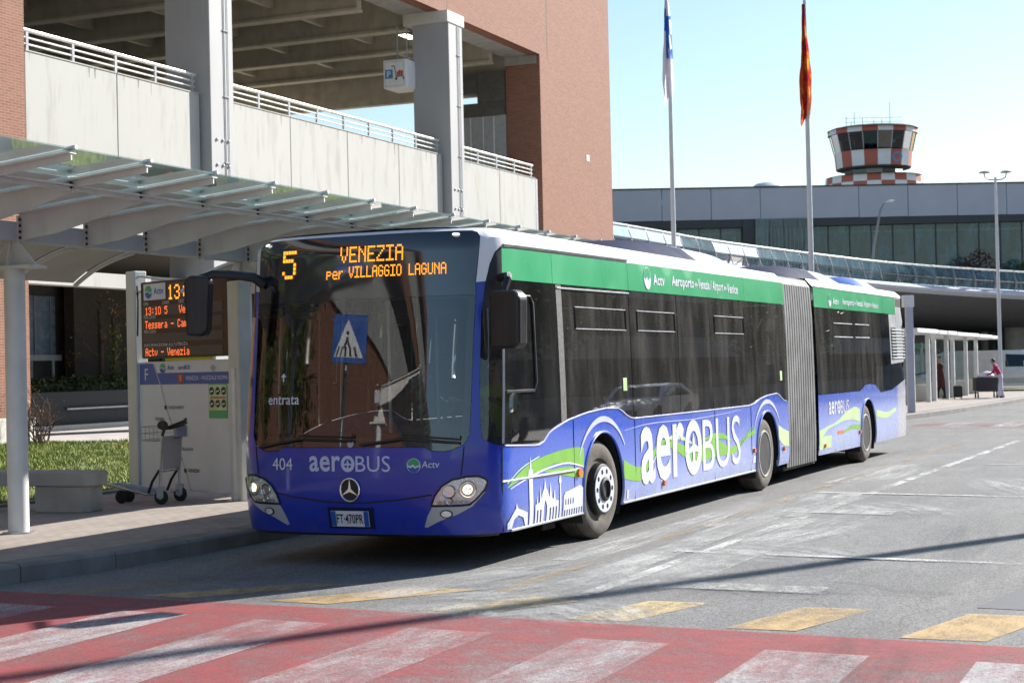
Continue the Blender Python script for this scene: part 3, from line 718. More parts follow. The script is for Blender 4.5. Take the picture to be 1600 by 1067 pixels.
# ---- side livery
def sideprint(name, polys, mat, off=.0055, holes=()):
    mb = MB()
    for q in polys: sheet(mb, q, SB, off, holes=holes, h=.05)
    return P_(mb, name, mat, body)
def rib(name, pts_, mat, off=.003): mb = MB(); ribbon(mb, pts_, SB, off); P_(mb, name, mat, body)
rib('livery_swoosh', [(1.45, .665, .006), (1.75, .755, .035), (2.1, .812, .055), (2.55, .858, .052), (2.95, .845, .08), (3.222, .815, .095)], 'livery_green')
rib('livery_swoosh', [(1.45, .70, .005), (1.75, .81, .006), (2.15, .89, .006)], 'livery_pale_green')
rib('livery_swoosh', [(2.25, .752, .004), (2.5, .735, .022), (2.85, .71, .045), (3.22, .655, .03)], 'livery_green')
rib('livery_swoosh', [(1.5, .65, .004), (1.9, .72, .008), (2.35, .775, .01), (2.8, .79, .008), (3.2, .735, .008)], 'livery_white', .0045)
rib('livery_swoosh', [(4.31, .635, .095), (4.6, .575, .075), (4.85, .565, .07), (5.15, .70, .045), (5.5, .83, .035), (5.9, .80, .05), (6.3, .70, .065), (6.7, .64, .09), (7.1, .66, .10), (7.5, .685, .105), (7.9, .63, .06), (8.3, .62, .04), (8.7, .73, .02), (9.1, .87, .006)], 'livery_green')
rib('livery_swoosh', [(5.0, .50, .02), (5.4, .75, .01), (5.9, .88, .03), (6.3, .84, .02), (6.8, .72, .012)], 'livery_pale_green')
rib('livery_swoosh', [(7.0, .80, .006), (7.4, .82, .035), (7.8, .80, .03), (8.1, .74, .01)], 'livery_green', .0045)
rib('livery_swoosh', [(8.4, .62, .004), (8.75, .73, .018), (9.2, .80, .035)], 'livery_green')
rib('livery_swoosh', [(10.35, .74, .09), (10.6, .66, .11), (10.89, .62, .10)], 'livery_pale_green')
rib('livery_line', [(4.35, 1.02, .002), (5.2, 1.06, .004), (6.8, 1.05, .004), (8.6, 1.09, .002)], 'livery_lavender')
aerobus(SB, 4.82, .432, 3.68, .60, .0065, body, 'livery_white')
holes_b = [[(2.225, .30), (2.225, .44), (2.26, .50), (2.295, .44), (2.295, .30)]]
sideprint('livery_bridge', [[(1.42, .31), (1.42, .36), (1.52, .43), (1.60, .475), (1.62, .52), (1.645, .475), (1.75, .45), (1.86, .42), (1.86, .31), (1.81, .31), (1.76, .385), (1.65, .415), (1.55, .385), (1.50, .31)]], 'livery_white')
sideprint('livery_tower', [[(1.90, .29), (1.90, .70), (1.88, .71), (1.895, .78), (1.92, .79), (1.94, .905), (1.962, .79), (1.985, .78), (2.0, .71), (1.982, .70), (1.985, .29)]], 'livery_white')
sideprint('livery_basilica', [[(2.03, .29), (2.03, .47), (2.06, .475), (2.075, .56), (2.09, .475), (2.13, .49), (2.15, .63), (2.17, .51), (2.20, .57), (2.235, .60), (2.26, .69), (2.285, .60), (2.32, .57), (2.355, .51), (2.385, .65), (2.41, .51), (2.45, .49), (2.475, .58), (2.50, .475), (2.57, .47), (2.57, .29)]], 'livery_white', holes=holes_b+[[(a, .30), (a, .42), (a+.03, .42), (a+.03, .30)] for a in (2.07, 2.14, 2.36, 2.43, 2.50)])
sideprint('livery_column', [[(2.60, .29), (2.605, .62), (2.585, .63), (2.59, .66), (2.615, .70), (2.64, .66), (2.645, .63), (2.628, .62), (2.635, .29)]], 'livery_white')
sideprint('livery_palace', [[(2.69, .30), (2.69, .49), (2.74, .53), (2.95, .55), (3.1, .57), (3.20, .53), (3.205, .30)]], 'livery_white', holes=[[(a, .41), (a, .455), (a+.012, .475), (a+.024, .455), (a+.024, .41)] for a in (2.73, 2.79, 2.85, 2.91)]+[[(2.71+.06*k, .305), (2.71+.06*k, .365), (2.74+.06*k, .365), (2.74+.06*k, .305)] for k in range(8)])
mb = MB(); mb.tube([SB(s, z, .012) for s, z in ((1.37, .722), (2.2, .722), (2.98, .716))], .009, 6); P_(mb, 'rub_strip', 'white_paint')
def sidelamp(s, z, a=.035, b=.03, f_=SB):
    mb = MB(); sheet(mb, ellipse(s, z, a, b, 14), f_, .025, thick=.03); P_(mb, 'side_marker', 'orange_lens')
sidelamp(3.083, .685, .05, .04); sidelamp(5.55, .405); sidelamp(9.12, .56); sidelamp(10.6, .50)
mb = MB(); sheet(mb, [(9.06, .40), (9.19, .40), (9.19, .49), (9.10, .49)], SB, .004); sheet(mb, [(4.40, .33), (4.45, .33), (4.45, .42), (4.40, .42)], SB, .004); P_(mb, 'label_sticker', 'livery_white')
mb = MB(); sheet(mb, [(4.36, 1.42), (4.47, 1.42), (4.47, 1.55), (4.36, 1.55)], SB, .004); sheet(mb, [(10.5, 1.42), (10.61, 1.42), (10.61, 1.55), (10.5, 1.55)], SB, .004); P_(mb, 'label_sticker', 'livery_pale_green')
for s in (2.98, 4.67, 7.47, 9.03): mb = MB(); mb.tube([SB(s, z, .001) for z in (.30, .6, .9, winline(s)-.02)], .0045, 5); P_(mb, 'panel_seam', 'black_rubber')
mb = MB()
for s in (1.42+.0, ): mb.tube([SB(s_, .295, .003) for s_ in (1.5, 2.3, 3.2)], .012, 6); mb.tube([SB(s_, .295, .003) for s_ in (4.32, 6.5, 9.2)], .012, 6)
P_(mb, 'sill_trim', 'trim_silver')
def route(fn, u0, wd, v, hh, parent):
    roundel(fn, u0+.08, v+hh*.5, hh*.95, .008, parent, 'bus_white', .95)
    mb = MB(); u = lettering(mb, 'Actv', u0+.27, v, hh*.95, fn, .008, width=wd*.11, bold=.02)
    u = u0+wd*.26
    for word, wl_ in (('Aeroporto', .24), (0, .03), ('Venezia / Airport', .30), (0, .03), ('Venice', .14)):
        if word: lettering(mb, word, u, v-(.02 if 'p' in word else 0), hh*(1.2 if 'p' in word else .95), fn, .008, width=wd*wl_*.97, bold=.02)
        else:
            for q in (1, -1):
                c0 = u+wd*.012+q*.012; mb.add([fn(c0, v+hh*.2, .008), fn(c0+q*.045, v+hh*.45, .008), fn(c0, v+hh*.7, .008)], [(0, 1, 2)])
        u += wd*(wl_+.004)
    P_(mb, 'route_lettering', 'livery_white', parent)
gb = [o for o in bus.children if o.name.startswith('green_panel')]
route(SB, 5.18, 3.45, 2.525, .125, gb[2])

# ---- bellows
mb = MB(); NF = 13; y0, y1 = 9.87, 11.56; rings = []
Rr = [(1.235, .22), (1.245, .6), (1.24, 1.5), (1.225, 2.3), (1.20, 2.74), (1.13, 2.84), (1.0, 2.875), (0, 2.885)]
ring = Rr+[(-x, z) for x, z in reversed(Rr[:-1])]
vs = []; steps = []
for i in range(NF):
    steps += [(i+u, d) for u, d in ((0., 0.), (.5, .008), (.66, 0.), (.74, -.055), (.92, -.055))]
steps.append((NF, 0.)); k = len(ring); mi_ = []
for u, d in steps:
    yv = y0+(y1-y0)*u/NF
    for x, z in ring: vs.append(bendp((x+(d if x > 0 else -d)*(1 if abs(x) > .5 else 0), yv, z+(d if z > 2.7 else 0)), u/NF))
mb.add(vs, [(i*k+j, i*k+j+1, (i+1)*k+j+1, (i+1)*k+j) for i in range(len(steps)-1) for j in range(k-1)])
mb.mi = [1 if i % 5 in (2, 3, 4) else 0 for i in range(len(steps)-1) for j in range(k-1)]  # groove faces painted black as shade between the folds
P_(mb, 'bellows', ['bellows_rubber', 'black_rubber'])
mb = MB(); mb.box((-1.2, 9.8, .18), (1.2, 11.6, .24)); P_(mb, 'bellows_floor', 'black_rubber')

# ---- trailing section
wr = [(11.58, 1.17), (14.25, 1.17), (14.45, 1.21), (14.65, 1.262), (15.0, 1.27), (15.40, 1.25), (15.6, 1.18), (15.79, 1.115), (16.7, 1.14), (18.04, 1.33)]
def wlr(s):
    for (a, za), (b, zb) in zip(wr, wr[1:]):
        if a <= s <= b: return za+(zb-za)*(s-a)/(b-a)
    return wr[-1][1]
yR = [11.56, 18.05]
for sg in (1, -1):
    def SQ(u, v, off=0., sg=sg): return SR(u, v, off, sg)
    poly = [(11.57, .29)]+arch(AXR)+[(17.9, .29), (18.04, .40)]+list(reversed(wr))
    mb = MB(); sheet(mb, poly, SQ, 0, h=.14); rb = P_(mb, 'rear_body', 'bus_livery')
    if sg > 0: rear_left = rb
    mb = MB(); sheet(mb, [(11.57, 2.765), (18.04, 2.765), (18.04, 2.884), (11.57, 2.884)], SQ, 0, h=.07); P_(mb, 'roof_edge', 'bus_white')
    mb = MB(); sheet(mb, [(11.58, 2.46), (17.28, 2.46), (17.28, 2.755), (11.58, 2.755)], SQ, .004, h=.3, thick=.01); gp = P_(mb, 'green_panel', 'bus_green')
    if sg > 0: gpr = gp
    mb = MB(); sheet(mb, [(17.29, 2.25), (18.03, 2.25), (18.03, 2.755), (17.29, 2.755)], SQ, .002, h=.2); P_(mb, 'rear_corner', 'trim_silver')
    mb = MB(); sheet(mb, [(17.33, 2.60), (17.75, 2.60), (17.75, 2.74), (17.33, 2.74)], SQ, .006, thick=.01); P_(mb, 'vent_slot', 'dark_hollow')
    cz = [11.58, 12.62, 14.0, 15.15, 16.05, 16.72, 18.03]
    for i, (a, b) in enumerate(zip(cz, cz[1:])):
        ss = [a+.008+(b-a-.016)*q/10 for q in range(11)]
        top = 2.455 if i < 5 else 1.58
        P0 = [(s, wlr(s)+.003) for s in ss]+[(ss[-1], top if i < 5 else 1.62), (ss[0], top)]
        mb = MB(); sheet(mb, P0, SQ, -.002, h=.25); P_(mb, 'side_window', 'side_glass' if i < 4 else 'display_glass')
        if i: mb = MB(); mb.add([SQ(a-.05, 1.2, -.03), SQ(a+.05, 1.2, -.03), SQ(a+.05, 2.45, -.03), SQ(a-.05, 2.45, -.03)], [(0, 1, 2, 3)]); P_(mb, 'window_post', 'black_plastic')
    mb = MB(); sheet(mb, [(16.72, 1.585), (18.03, 1.625), (18.03, 2.25), (17.29, 2.25), (17.29, 2.455), (16.72, 2.455)], SQ, .0, h=.25); P_(mb, 'grille_panel', 'trim_silver')
    for q in range(10):
        z = 1.70+q*.055; mb = MB(); sheet(mb, [(16.83, z), (17.9, z), (17.9, z+.034), (16.83, z+.034)], SQ, .004); P_(mb, 'grille_slot', 'dark_hollow')
        mb = MB(); sheet(mb, [(16.83, z-.018), (17.9, z-.018), (17.9, z), (16.83, z)], SQ, .022, thick=.02); P_(mb, 'grille_slat', 'steel_white')
    for a, b in ((12.7, 13.9), (14.1, 15.1)):
        mb = MB()
        for z in (2.24, 2.03): mb.tube([SQ(s, z, .004) for s in (a, b)], .009, 6)
        P_(mb, 'top_light_rail', 'trim_silver')
    mb = MB(); mb.tube([SQ(s, z, .004) for s, z in arch(AXR, .55)], .013, 6); P_(mb, 'wheel_arch_lip', 'bus_livery')
    if sg > 0:
        def ribr(pts_, m): q = MB(); ribbon(q, pts_, SQ, .003); P_(q, 'livery_swoosh', m, rb)
        ribr([(11.6, .55, .10), (12.0, .66, .03), (12.6, .72, .02), (13.2, .80, .06), (13.8, .83, .10), (14.2, .78, .11)], 'livery_pale_green')
        ribr([(11.6, .45, .09), (12.0, .47, .09), (12.3, .46, .09)], 'livery_pale_green'); ribr([(13.0, .55, .01), (13.6, .62, .03), (14.2, .60, .04)], 'livery_green')
        ribr([(15.4, .78, .06), (16.2, .72, .05), (17.0, .80, .03)], 'livery_pale_green')
        aerobus(SQ, 12.17, .86, 1.28, .20, .005, rb, 'livery_white')
        for u, v in ((11.9, .42), (14.15, .52)): sidelamp(u, v, f_=SQ)
        route(SQ, 12.45, 3.4, 2.53, .105, gpr)
        q = MB(); sheet(q, [(12.7, .55), (13.1, .55), (13.1, .60), (12.7, .60)], SQ, .004); P_(q, 'label_sticker', 'orange_lens')
mb = MB(); mb.add([bendp(p) for p in [(-1.165, 18.0, .33), (1.165, 18.0, .33), (1.13, 18.0, 2.80), (-1.13, 18.0, 2.80)]], [(0, 1, 2, 3)]); P_(mb, 'back_panel', 'trim_silver')
mb = MB(); V, F = fill2d([(-1.11, 11.57), (1.11, 11.57), (1.11, 16.), (1.02, 18.04), (-1.02, 18.04), (-1.11, 16.)], (), .4)
mb.add([bendp((x, y_, 2.8835+.02*(1-(x/1.12)**2))) for x, y_ in V], F, 0, True); P_(mb, 'roof', 'bus_white')
mb = MB(); mb.box((1.03, 17.95, .55), (1.13, 18.12, 1.3)); mb.box((-1.13, 17.95, .55), (-1.03, 18.12, 1.3)); mb.v = [bendp(v) for v in mb.v]; P_(mb, 'tail_lamp', 'orange_lens')
# chassis underside and lining
mb = MB(); mb.box((-1.15, .35, .27), (1.15, 9.8, .34)); P_(mb, 'floor', 'dark_hollow')
mb = MB(); mb.box((-1.12, 11.6, .27), (1.12, 17.9, .34)); mb.v = [bendp(v) for v in mb.v]; P_(mb, 'floor', 'dark_hollow')
mb = MB(); mb.box((-1.1, .6, 2.46), (1.1, 9.8, 2.50)); P_(mb, 'ceiling_lining', 'interior_lining')
mb = MB(); mb.box((-1.1, 11.6, 2.46), (1.1, 17.9, 2.50)); mb.v = [bendp(v) for v in mb.v]; P_(mb, 'ceiling_lining', 'interior_lining')
# roof pods
def pod(y0, y1, z1, half, names, mats, split, bend):
    prof_ = lambda t: max(0., 1-abs(2*t-1)**3.2)
    for nm, m, a, b in ((names[0], mats[0], 0, split), (names[1], mats[1], split, 1)):
        if b-a < .02: continue
        mb = MB(); vs = []; N = 14; Kk = 9
        for i in range(N+1):
            t = a+(b-a)*i/N; h = (z1-2.90)*prof_(.04+.92*t)+.03; wv = half*(.86+.14*prof_(.02+.96*t))
            for j in range(Kk):
                q = -1+2*j/(Kk-1); zz = 2.895+h*(1-abs(q)**4.5); p = (wv*q, y0+(y1-y0)*t, zz)
                vs.append(bendp(p) if bend else p)
        mb.add(vs, [(i*Kk+j, i*Kk+j+1, (i+1)*Kk+j+1, (i+1)*Kk+j) for i in range(N) for j in range(Kk-1)], 0, True)
        P_(mb, nm, m)
pod(4.5, 9.5, 3.13, .96, ('roof_unit', 'roof_unit'), ('navy_blue', 'bus_white'), .5, False)
pod(11.2, 15.3, 3.13, .96, ('roof_unit', 'roof_unit'), ('navy_blue', 'bus_white'), .5, True)
pod(15.8, 17.9, 3.12, .95, ('roof_unit', 'roof_unit'), ('sign_blue', 'bus_white'), .35, True)

# ---- wheels
def wheel(y_, sg, front, bend=False, steer=0.):
    t = bpy.data.objects
    mb = MB(); ty = [(.29, -.02), (.30, .0), (.34, .012), (.42, .01), (.455, -.012), (.476, -.045), (.48, -.09), (.48, -.20), (.476, -.24), (.45, -.275), (.30, -.28), (.29, -.26)]
    mb.lathe(ty, 44, 'x'); wo_ = P_(mb, 'wheel', 'tyre')
    for q in range(3):
        m2 = MB(); m2.lathe([(.4805, -.085-q*.042), (.4815, -.09-q*.042), (.4805, -.095-q*.042)], 40, 'x'); P_(m2, 'tread_groove', 'tyre_wall_dark', wo_)
    if front:
        m2 = MB(); m2.lathe([(.295, -.03), (.27, -.05), (.262, -.09)], 36, 'x'); P_(m2, 'rim', 'rim_paint', wo_)
        m2 = MB(); m2.lathe([(.262, -.09), (.255, .0), (.245, .045), (.225, .055), (.0, .055)], 36, 'x'); P_(m2, 'wheel_dish', 'black_plastic', wo_)
        m2 = MB(); hol = [ellipse(.175*cos(a), .175*sin(a), .026, .026, 12) for a in [2*pi*k_/10 for k_ in range(10)]]
        sheet(m2, ellipse(0, 0, .222, .222, 40), lambda u, v, off: (.062+off, u, v), holes=hol+[ellipse(0, 0, .118, .118, 28)], thick=.012, smooth=False); P_(m2, 'rim_ring', 'livery_white', wo_)
        m2 = MB(); m2.lathe([(.118, .056), (.115, .075), (.09, .085), (.085, .06), (.0, .058)], 28, 'x'); P_(m2, 'hub', 'brake_drum', wo_)
    else:
        m2 = MB(); m2.lathe([(.305, .006), (.29, .012), (.275, .0), (.262, -.06), (.25, -.14), (.19, -.17), (.15, -.16), (.14, -.05), (.11, -.02), (.0, -.015)], 36, 'x'); P_(m2, 'rim', 'brake_drum', wo_)
        m2 = MB(); m2.lathe([(.306, .004), (.300, .016), (.284, .016), (.279, .002)], 40, 'x'); P_(m2, 'rim_edge', 'rim_paint', wo_)
        for q in range(10):
            a = 2*pi*q/10; m2 = MB(); m2.lathe([(.013, -.17), (.013, -.135), (.0, -.13)], 8, 'x', (0, .168*cos(a), .168*sin(a))); P_(m2, 'wheel_nut', 'galvanised', wo_)
    p = (sg*1.225, y_, .48); p = bendp(p) if bend else p
    wo_.location = p; wo_.rotation_euler = (0, 0, steer if sg > 0 else pi+steer)
    return wo_
for sg in (1, -1):
    wheel(AX[0], sg, True, steer=-.06); wheel(AX[1], sg, False); wheel(AXR, sg, False, True)
mb = MB(); mb.box((.98, AX[0]-.9, .16), (1.0, AX[0]-.6, .36)); P_(mb, 'mud_flap', 'black_rubber')
# ---- mirrors
mb = MB(); q = [(-.155, -.245), (.105, -.245), (.14, -.20), (.15, .18), (.10, .235), (-.12, .24), (-.155, .2)]
mb.prism(q, -.07, .07, 'xz'); mir = P_(mb, 'mirror', 'black_plastic', bus, .03); mir.location = (1.475, .07, 2.08); mir.rotation_euler = (0, 0, radians(-12))
mb = MB(); mb.tube([(-.05, 0, .22), (-.05, .06, .33), (-.16, .22, .37), (-.30, .30, .36)], [.03, .034, .036, .04], 8); P_(mb, 'mirror_arm', 'black_plastic', mir)
mb = MB(); mb.add([(-.125, .072, -.21), (.09, .072, -.21), (.11, .072, .19), (-.125, .072, .2)], [(0, 1, 2, 3)]); P_(mb, 'mirror_glass', 'chrome', mir)
mb = MB(); q = [(-.115, -.30), (.04, -.31), (.09, -.26), (.115, .16), (.09, .23), (-.08, .24), (-.13, .18)]
mb.prism(q, -.07, .07, 'xz'); mir = P_(mb, 'mirror', 'black_plastic', bus, .03); mir.location = (-1.44, -.1, 2.32); mir.rotation_euler = (0, 0, radians(10))
mb = MB(); mb.tube([(0, 0, .12), (.03, .0, .215), (.12, .02, .245), (.26, .08, .24), (.42, .22, .215), (.48, .30, .16)], [.05, .042, .038, .038, .045, .055], 8, flat=(.8, 1.)); P_(mb, 'mirror_arm', 'black_plastic', mir)

# ---- inside: dashboard, steering wheel, seats, rails
mb = MB(); mb.box((-1.0, .28, .9), (1.0, .75, 1.12)); mb.box((.15, .6, .95), (1.0, .85, 1.2)); P_(mb, 'dashboard', 'dash_grey', bus, .04)
mb = MB(); cst = Vector((.62, .98, 1.18)); mb.tube([cst+Vector((.23*cos(2*pi*i/24), .10*sin(2*pi*i/24), .205*sin(2*pi*i/24))) for i in range(25)], .016, 8, cap=False); mb.tube([cst, cst+Vector((0, -.3, -.12))], .03, 8)
for i in range(3): mb.tube([cst, cst+Vector((.23*cos(2*pi*i/3+.5), .10*sin(2*pi*i/3+.5), .205*sin(2*pi*i/3+.5)))], .012, 6)
P_(mb, 'steering_wheel', 'black_plastic')
mb = MB(); mb.box((.38, 1.45, .8), (.88, 1.95, .92)); mb.box((.40, 1.9, .9), (.86, 2.02, 1.62)); mb.box((.5, 1.92, 1.6), (.76, 2.0, 1.82)); P_(mb, 'driver_seat', 'seat_fabric', bus, .04)
mb = MB(); mb.box((.1, 2.12, .5), (1.1, 2.16, 2.3)); P_(mb, 'driver_partition', 'dash_grey')
sm = None
for yv in (3.6, 4.5, 5.4, 6.3, 7.2, 9.3, 12.2, 13.1, 13.9, 16.2, 17.):
    for xv in (-.95, -.5, .52, .97):
        if xv < 0 and yv < 6: continue
        if sm is None:
            mb = MB(); mb.box((-.2, -.22, .75), (.2, .22, .83)); mb.box((-.2, .18, .8), (.2, .25, 1.45)); mb.box((-.14, -.1, .34), (.14, .1, .75)); sm = P_(mb, 'seat', 'seat_fabric', bus, .03); o = sm
        else: o = sm.copy(); COL.objects.link(o)
        o.location = bendp((xv*.98, yv, 0)) if yv > 11 else (xv*.98, yv, 0)
for xv, yv in ((-.25, 1.2), (-.35, 2.4), (.3, 3.2), (-.3, 4.4), (.3, 5.9), (-.3, 7.3), (-.8, 2.9), (.3, 9.2)):
    mb = MB(); mb.tube([(xv, yv, .34), (xv, yv, 2.46)], .017, 8); P_(mb, 'grab_pole', 'handrail_yellow' if yv > 3 else 'galvanised')
mb = MB(); mb.tube([(-.35, 1.2, 2.2), (-.35, 9.4, 2.2)], .016, 6); mb.tube([(.35, 2.4, 2.2), (.35, 9.4, 2.2)], .016, 6); P_(mb, 'grab_rail', 'handrail_yellow')
mb = MB(); mb.prism([(-.2, -.12), (.2, -.12), (.2, .1), (-.2, .1)], -.02, .02, 'xz'); o = P_(mb, 'sun_visor', 'dash_grey'); o.location = (.55, .5, 2.25); o.scale = (1.8, 1, 1)
# ================================================================== glass canopy along the pavement
glass('canopy_glass', (.72, .82, .81), 1.28, .04, .48, (.36, .48, .47), transl=.8)  # teal layer holds painted reflection as well as dust
pm('canopy_steel', (.70, .68, .65), .45, var=.08, scale=2, dirt=.18)
pm('canopy_beam', (.62, .66, .72), .4, var=.05, dirt=.1)
pm('opal_panel', (.62, .59, .52), .6, var=.06)
cano = thing('glass_canopy', 'long glass canopy on white ribs and round columns along the pavement', 'canopy', (0, 0, 0))
CX0, CTIP = -11.03, -8.69
RY = [13.27+1.052*k for k in range(-4, 13)]
rib_mesh = None; glass_mesh = None; arm_mesh = None; purl = None; opal = None
def share(o, mesh_obj, loc):
    c = mesh_obj.copy(); COL.objects.link(c); c.location = loc; return c
for k, yv in enumerate(RY):
    if rib_mesh is None:
        # web tapers from the beam to the tip; flange on top
        top = lambda x: 3.31+(x-CX0)*.094
        mb = MB(); xs = [CX0+.06, CX0+.5, CX0+1.1, CX0+1.53]
        dep = [.26, .25, .17, .10]
        up = [(x, top(x)) for x in xs]; dn = [(x, top(x)-d) for x, d in zip(xs, dep)]
        mb.prism(up+list(reversed(dn)), -.012, .012, 'xz')
        mb.prism([(xs[-1], top(xs[-1])+.015), (CTIP, top(CTIP)+.015), (CTIP, top(CTIP)-.055), (xs[-1], top(xs[-1])-.065)], -.008, .008, 'xz')
        mb.prism([(xs[0], top(xs[0])), (CTIP+.01, top(CTIP)), (CTIP+.01, top(CTIP)+.018), (xs[0], top(xs[0])+.018)], -.05, .05, 'xz')
        rib_mesh = o = mb.build('rib', 'canopy_steel', cano)
        mb = MB(); mb.box((CX0+.055, -.05, 3.03), (CX0+.075, .05, 3.30))
        plate_mesh = mb.build('joint_plate', 'canopy_steel', cano); plate_mesh.location.y = yv
        bolts = []
        for q in range(4):
            mb = MB(); mb.lathe([(.014, 0), (.014, .012), (.0, .016)], 8, 'x', (CX0+.075, -.03, 3.08+q*.06)); b_ = mb.build('bolt', 'asphalt_dark_trim', cano); b_.location.y = yv; bolts.append(b_)
        mb = MB(); mb.tube([(CTIP-.04, 0, top(CTIP)+.04), (CTIP+.05, 0, top(CTIP)+.05)], .02, 8); clampm = mb.build('glass_clamp', 'steel_white', cano); clampm.location.y = yv
        mb = MB(); mb.lathe([(.012, -.03), (.018, -.02), (.018, .02), (.012, .03)], 10, 'z', (CX0+1.53, -.03, top(CX0+1.53)-.04)); spid = mb.build('glass_fixing', 'asphalt_dark_trim', cano); spid.location.y = yv
    else:
        o = share(o, rib_mesh, (0, 0, 0)); share(0, plate_mesh, (0, yv, 0)); share(0, clampm, (0, yv, 0)); share(0, spid, (0, yv, 0))
        for b_ in bolts: share(0, b_, (0, yv, 0))
    o.location.y = yv
    if k < len(RY)-1:
        if glass_mesh is None:
            mb = MB()
            for xa, xb in ((CX0-.02, CX0+1.52), (CX0+1.54, CTIP+.03)):
                mb.add([(xa, .012, top(xa)+.03), (xb, .012, top(xb)+.03), (xb, 1.04, top(xb)+.03), (xa, 1.04, top(xa)+.03)], [(0, 1, 2, 3)])
                mb.add([(xa, .012, top(xa)+.042), (xb, .012, top(xb)+.042), (xb, 1.04, top(xb)+.042), (xa, 1.04, top(xa)+.042)], [(0, 1, 2, 3)])
            glass_mesh = q = mb.build('glass_pane', 'canopy_glass', cano)
            mb = MB(); mb.box((CX0+1.46, .02, top(CX0+1.5)-.05), (CX0+1.58, 1.03, top(CX0+1.5)-.035)); mb.box((CX0+1.51, .02, top(CX0+1.5)-.09), (CX0+1.53, 1.03, top(CX0+1.5)-.05)); purl = mb.build('purlin', 'steel_white', cano); purl.location.y = yv
            mb = MB(); mb.box((CTIP-.006, .03, top(CTIP)+.022), (CTIP+.036, 1.02, top(CTIP)+.026)); 
        else: q = share(0, glass_mesh, (0, 0, 0)); share(0, purl, (0, yv, 0))
        q.location.y = yv
    if not (11. < yv < 15.5 or yv > 17.4): continue
    # back wing: curved arms carrying opal sheets
    A = [(CX0-.1, 3.06), (CX0-.35, 3.0), (CX0-.62, 2.90), (CX0-.80, 2.80), (CX0-.92, 2.72)]
    if arm_mesh is None:
        mb = MB(); mb.tube([(x, 0, z) for x, z in spline(A, 4)], .028, 6); arm_mesh = q = mb.build('back_arm', 'canopy_steel', cano)
        mb = MB(); L = spline(A, 4); nn = len(L)
        mb.add([(x, .03, z+.03) for x, z in L]+[(x, 1.02, z+.03) for x, z in L], [(i, i+1, nn+i+1, nn+i) for i in range(nn-1)], 0, True); opal = mb.build('opal_sheet', 'opal_panel', cano); opal.location.y = yv
    else:
        q = share(0, arm_mesh, (0, 0, 0))
        if k < len(RY)-1 and not 14.8 < yv < 15.5: share(0, opal, (0, yv, 0))
    q.location.y = yv
mb = MB(); mb.box((CX0-.11, RY[0]-.2, 3.05), (CX0+.055, RY[-1]+.2, 3.24)); mb.build('long_beam', 'canopy_beam', cano, .008)
for yc in [13.24+4.208*k for k in (-1, 0, 1, 2, 3)]:
    mb = MB(); mb.lathe([(.103, .15), (.103, 2.78)], 24, 'z', (CX0, yc, 0)); mb.build('column', 'steel_white', cano)
    mb = MB(); mb.box((CX0-.30, yc-.13, 2.77), (CX0+.30, yc+.13, 2.80)); mb.build('cap_plate', 'canopy_steel', cano)
    mb = MB(); mb.prism([(CX0-.26, 2.80), (CX0+.28, 2.80), (CX0+.06, 3.05), (CX0-.10, 3.05)], yc-.012, yc+.012, 'xz'); mb.prism([(yc-.10, 2.80), (yc+.10, 2.80), (yc+.04, 3.05), (yc-.04, 3.05)], CX0-.03, CX0-.01, 'yz'); mb.build('gusset', 'canopy_steel', cano)
    mb = MB(); mb.lathe([(.16, .15), (.16, .165)], 24, 'z', (CX0, yc, 0)); mb.build('foot_plate', 'galvanised', cano)

# a second run of the same canopy beyond the crossing sign (it shows in the windscreen)
cano2 = thing('glass_canopy', 'glass canopy section beyond the pedestrian crossing sign', 'canopy', (0, 0, 0))
bpy.context.view_layer.update()
for o in list(cano.children):
    if o.name.split('.')[0] in ('long_beam', 'opal_sheet', 'back_arm'): continue
    yc = sum((o.matrix_basis @ Vector(b))[1] for b in o.bound_box)/8
    if 12.9 < yc < 21.9: c_ = o.copy(); COL.objects.link(c_); c_.parent = cano2; c_.location.y -= 17.6
mb = MB(); mb.box((CX0-.11, -4.6, 3.05), (CX0+.055, 4.3, 3.24)); mb.build('long_beam', 'canopy_beam', cano2, .008)

# ================================================================== stop board with departure display
board = thing('stop_board', 'white bus stop board with orange departure display and route map', 'information board', (-13.16, 18.05, .15), atan2(17.11-18.05, -11.01+13.16))
pm('trolley_panel', (.33, .32, .34), .5, var=.08); pm('board_white', (.62, .64, .67), .4, var=.04, dirt=.06); pm('board_post', (.56, .56, .53), .45, var=.06, dirt=.15)
def BB(u, v, off=0.): return (u, -off, v-.15)
for u0, u1, zt, nm in ((-.06, .17, 3.05, 'post'), (2.31, 2.55, 2.80, 'post')):
    mb = MB(); mb.box((u0, -.02, 0), (u1, .16, zt-.15)); mb.build(nm, 'board_post', board, .015)
mb = MB(); mb.box((2.40, -.035, .0), (2.47, -.021, 1.6)); mb.build('post_strip', 'steel_white', board)
mb = MB(); mb.box((.17, .02, .08), (2.31, .10, 1.71)); pan = mb.build('map_panel', 'board_white', board, .01)
def pf(name, mat, fn): mb = MB(); fn(mb); return mb.build(name, mat, pan)
def q4(u0, v0, u1, v1, off=-.014): return lambda mb: mb.add([BB(u0, v0, off), BB(u1, v0, off), BB(u1, v1, off), BB(u0, v1, off)], [(0, 1, 2, 3)])
PO = -.016
pf('map_band', 'sign_blue', lambda mb: mb.add([BB(.2, 1.565, PO), BB(.68, 1.565, PO), BB(.52, 1.835, PO), BB(.2, 1.835, PO)], [(0, 1, 2, 3)]))
pf('map_band', 'sign_blue', lambda mb: mb.add([BB(.70, 1.565, PO), BB(2.29, 1.565, PO), BB(2.29, 1.71, PO), BB(.61, 1.71, PO)], [(0, 1, 2, 3)]))
pf('map_lettering', 'livery_white', lambda mb: lettering(mb, 'F', .33, 1.62, .15, BB, PO+.003))
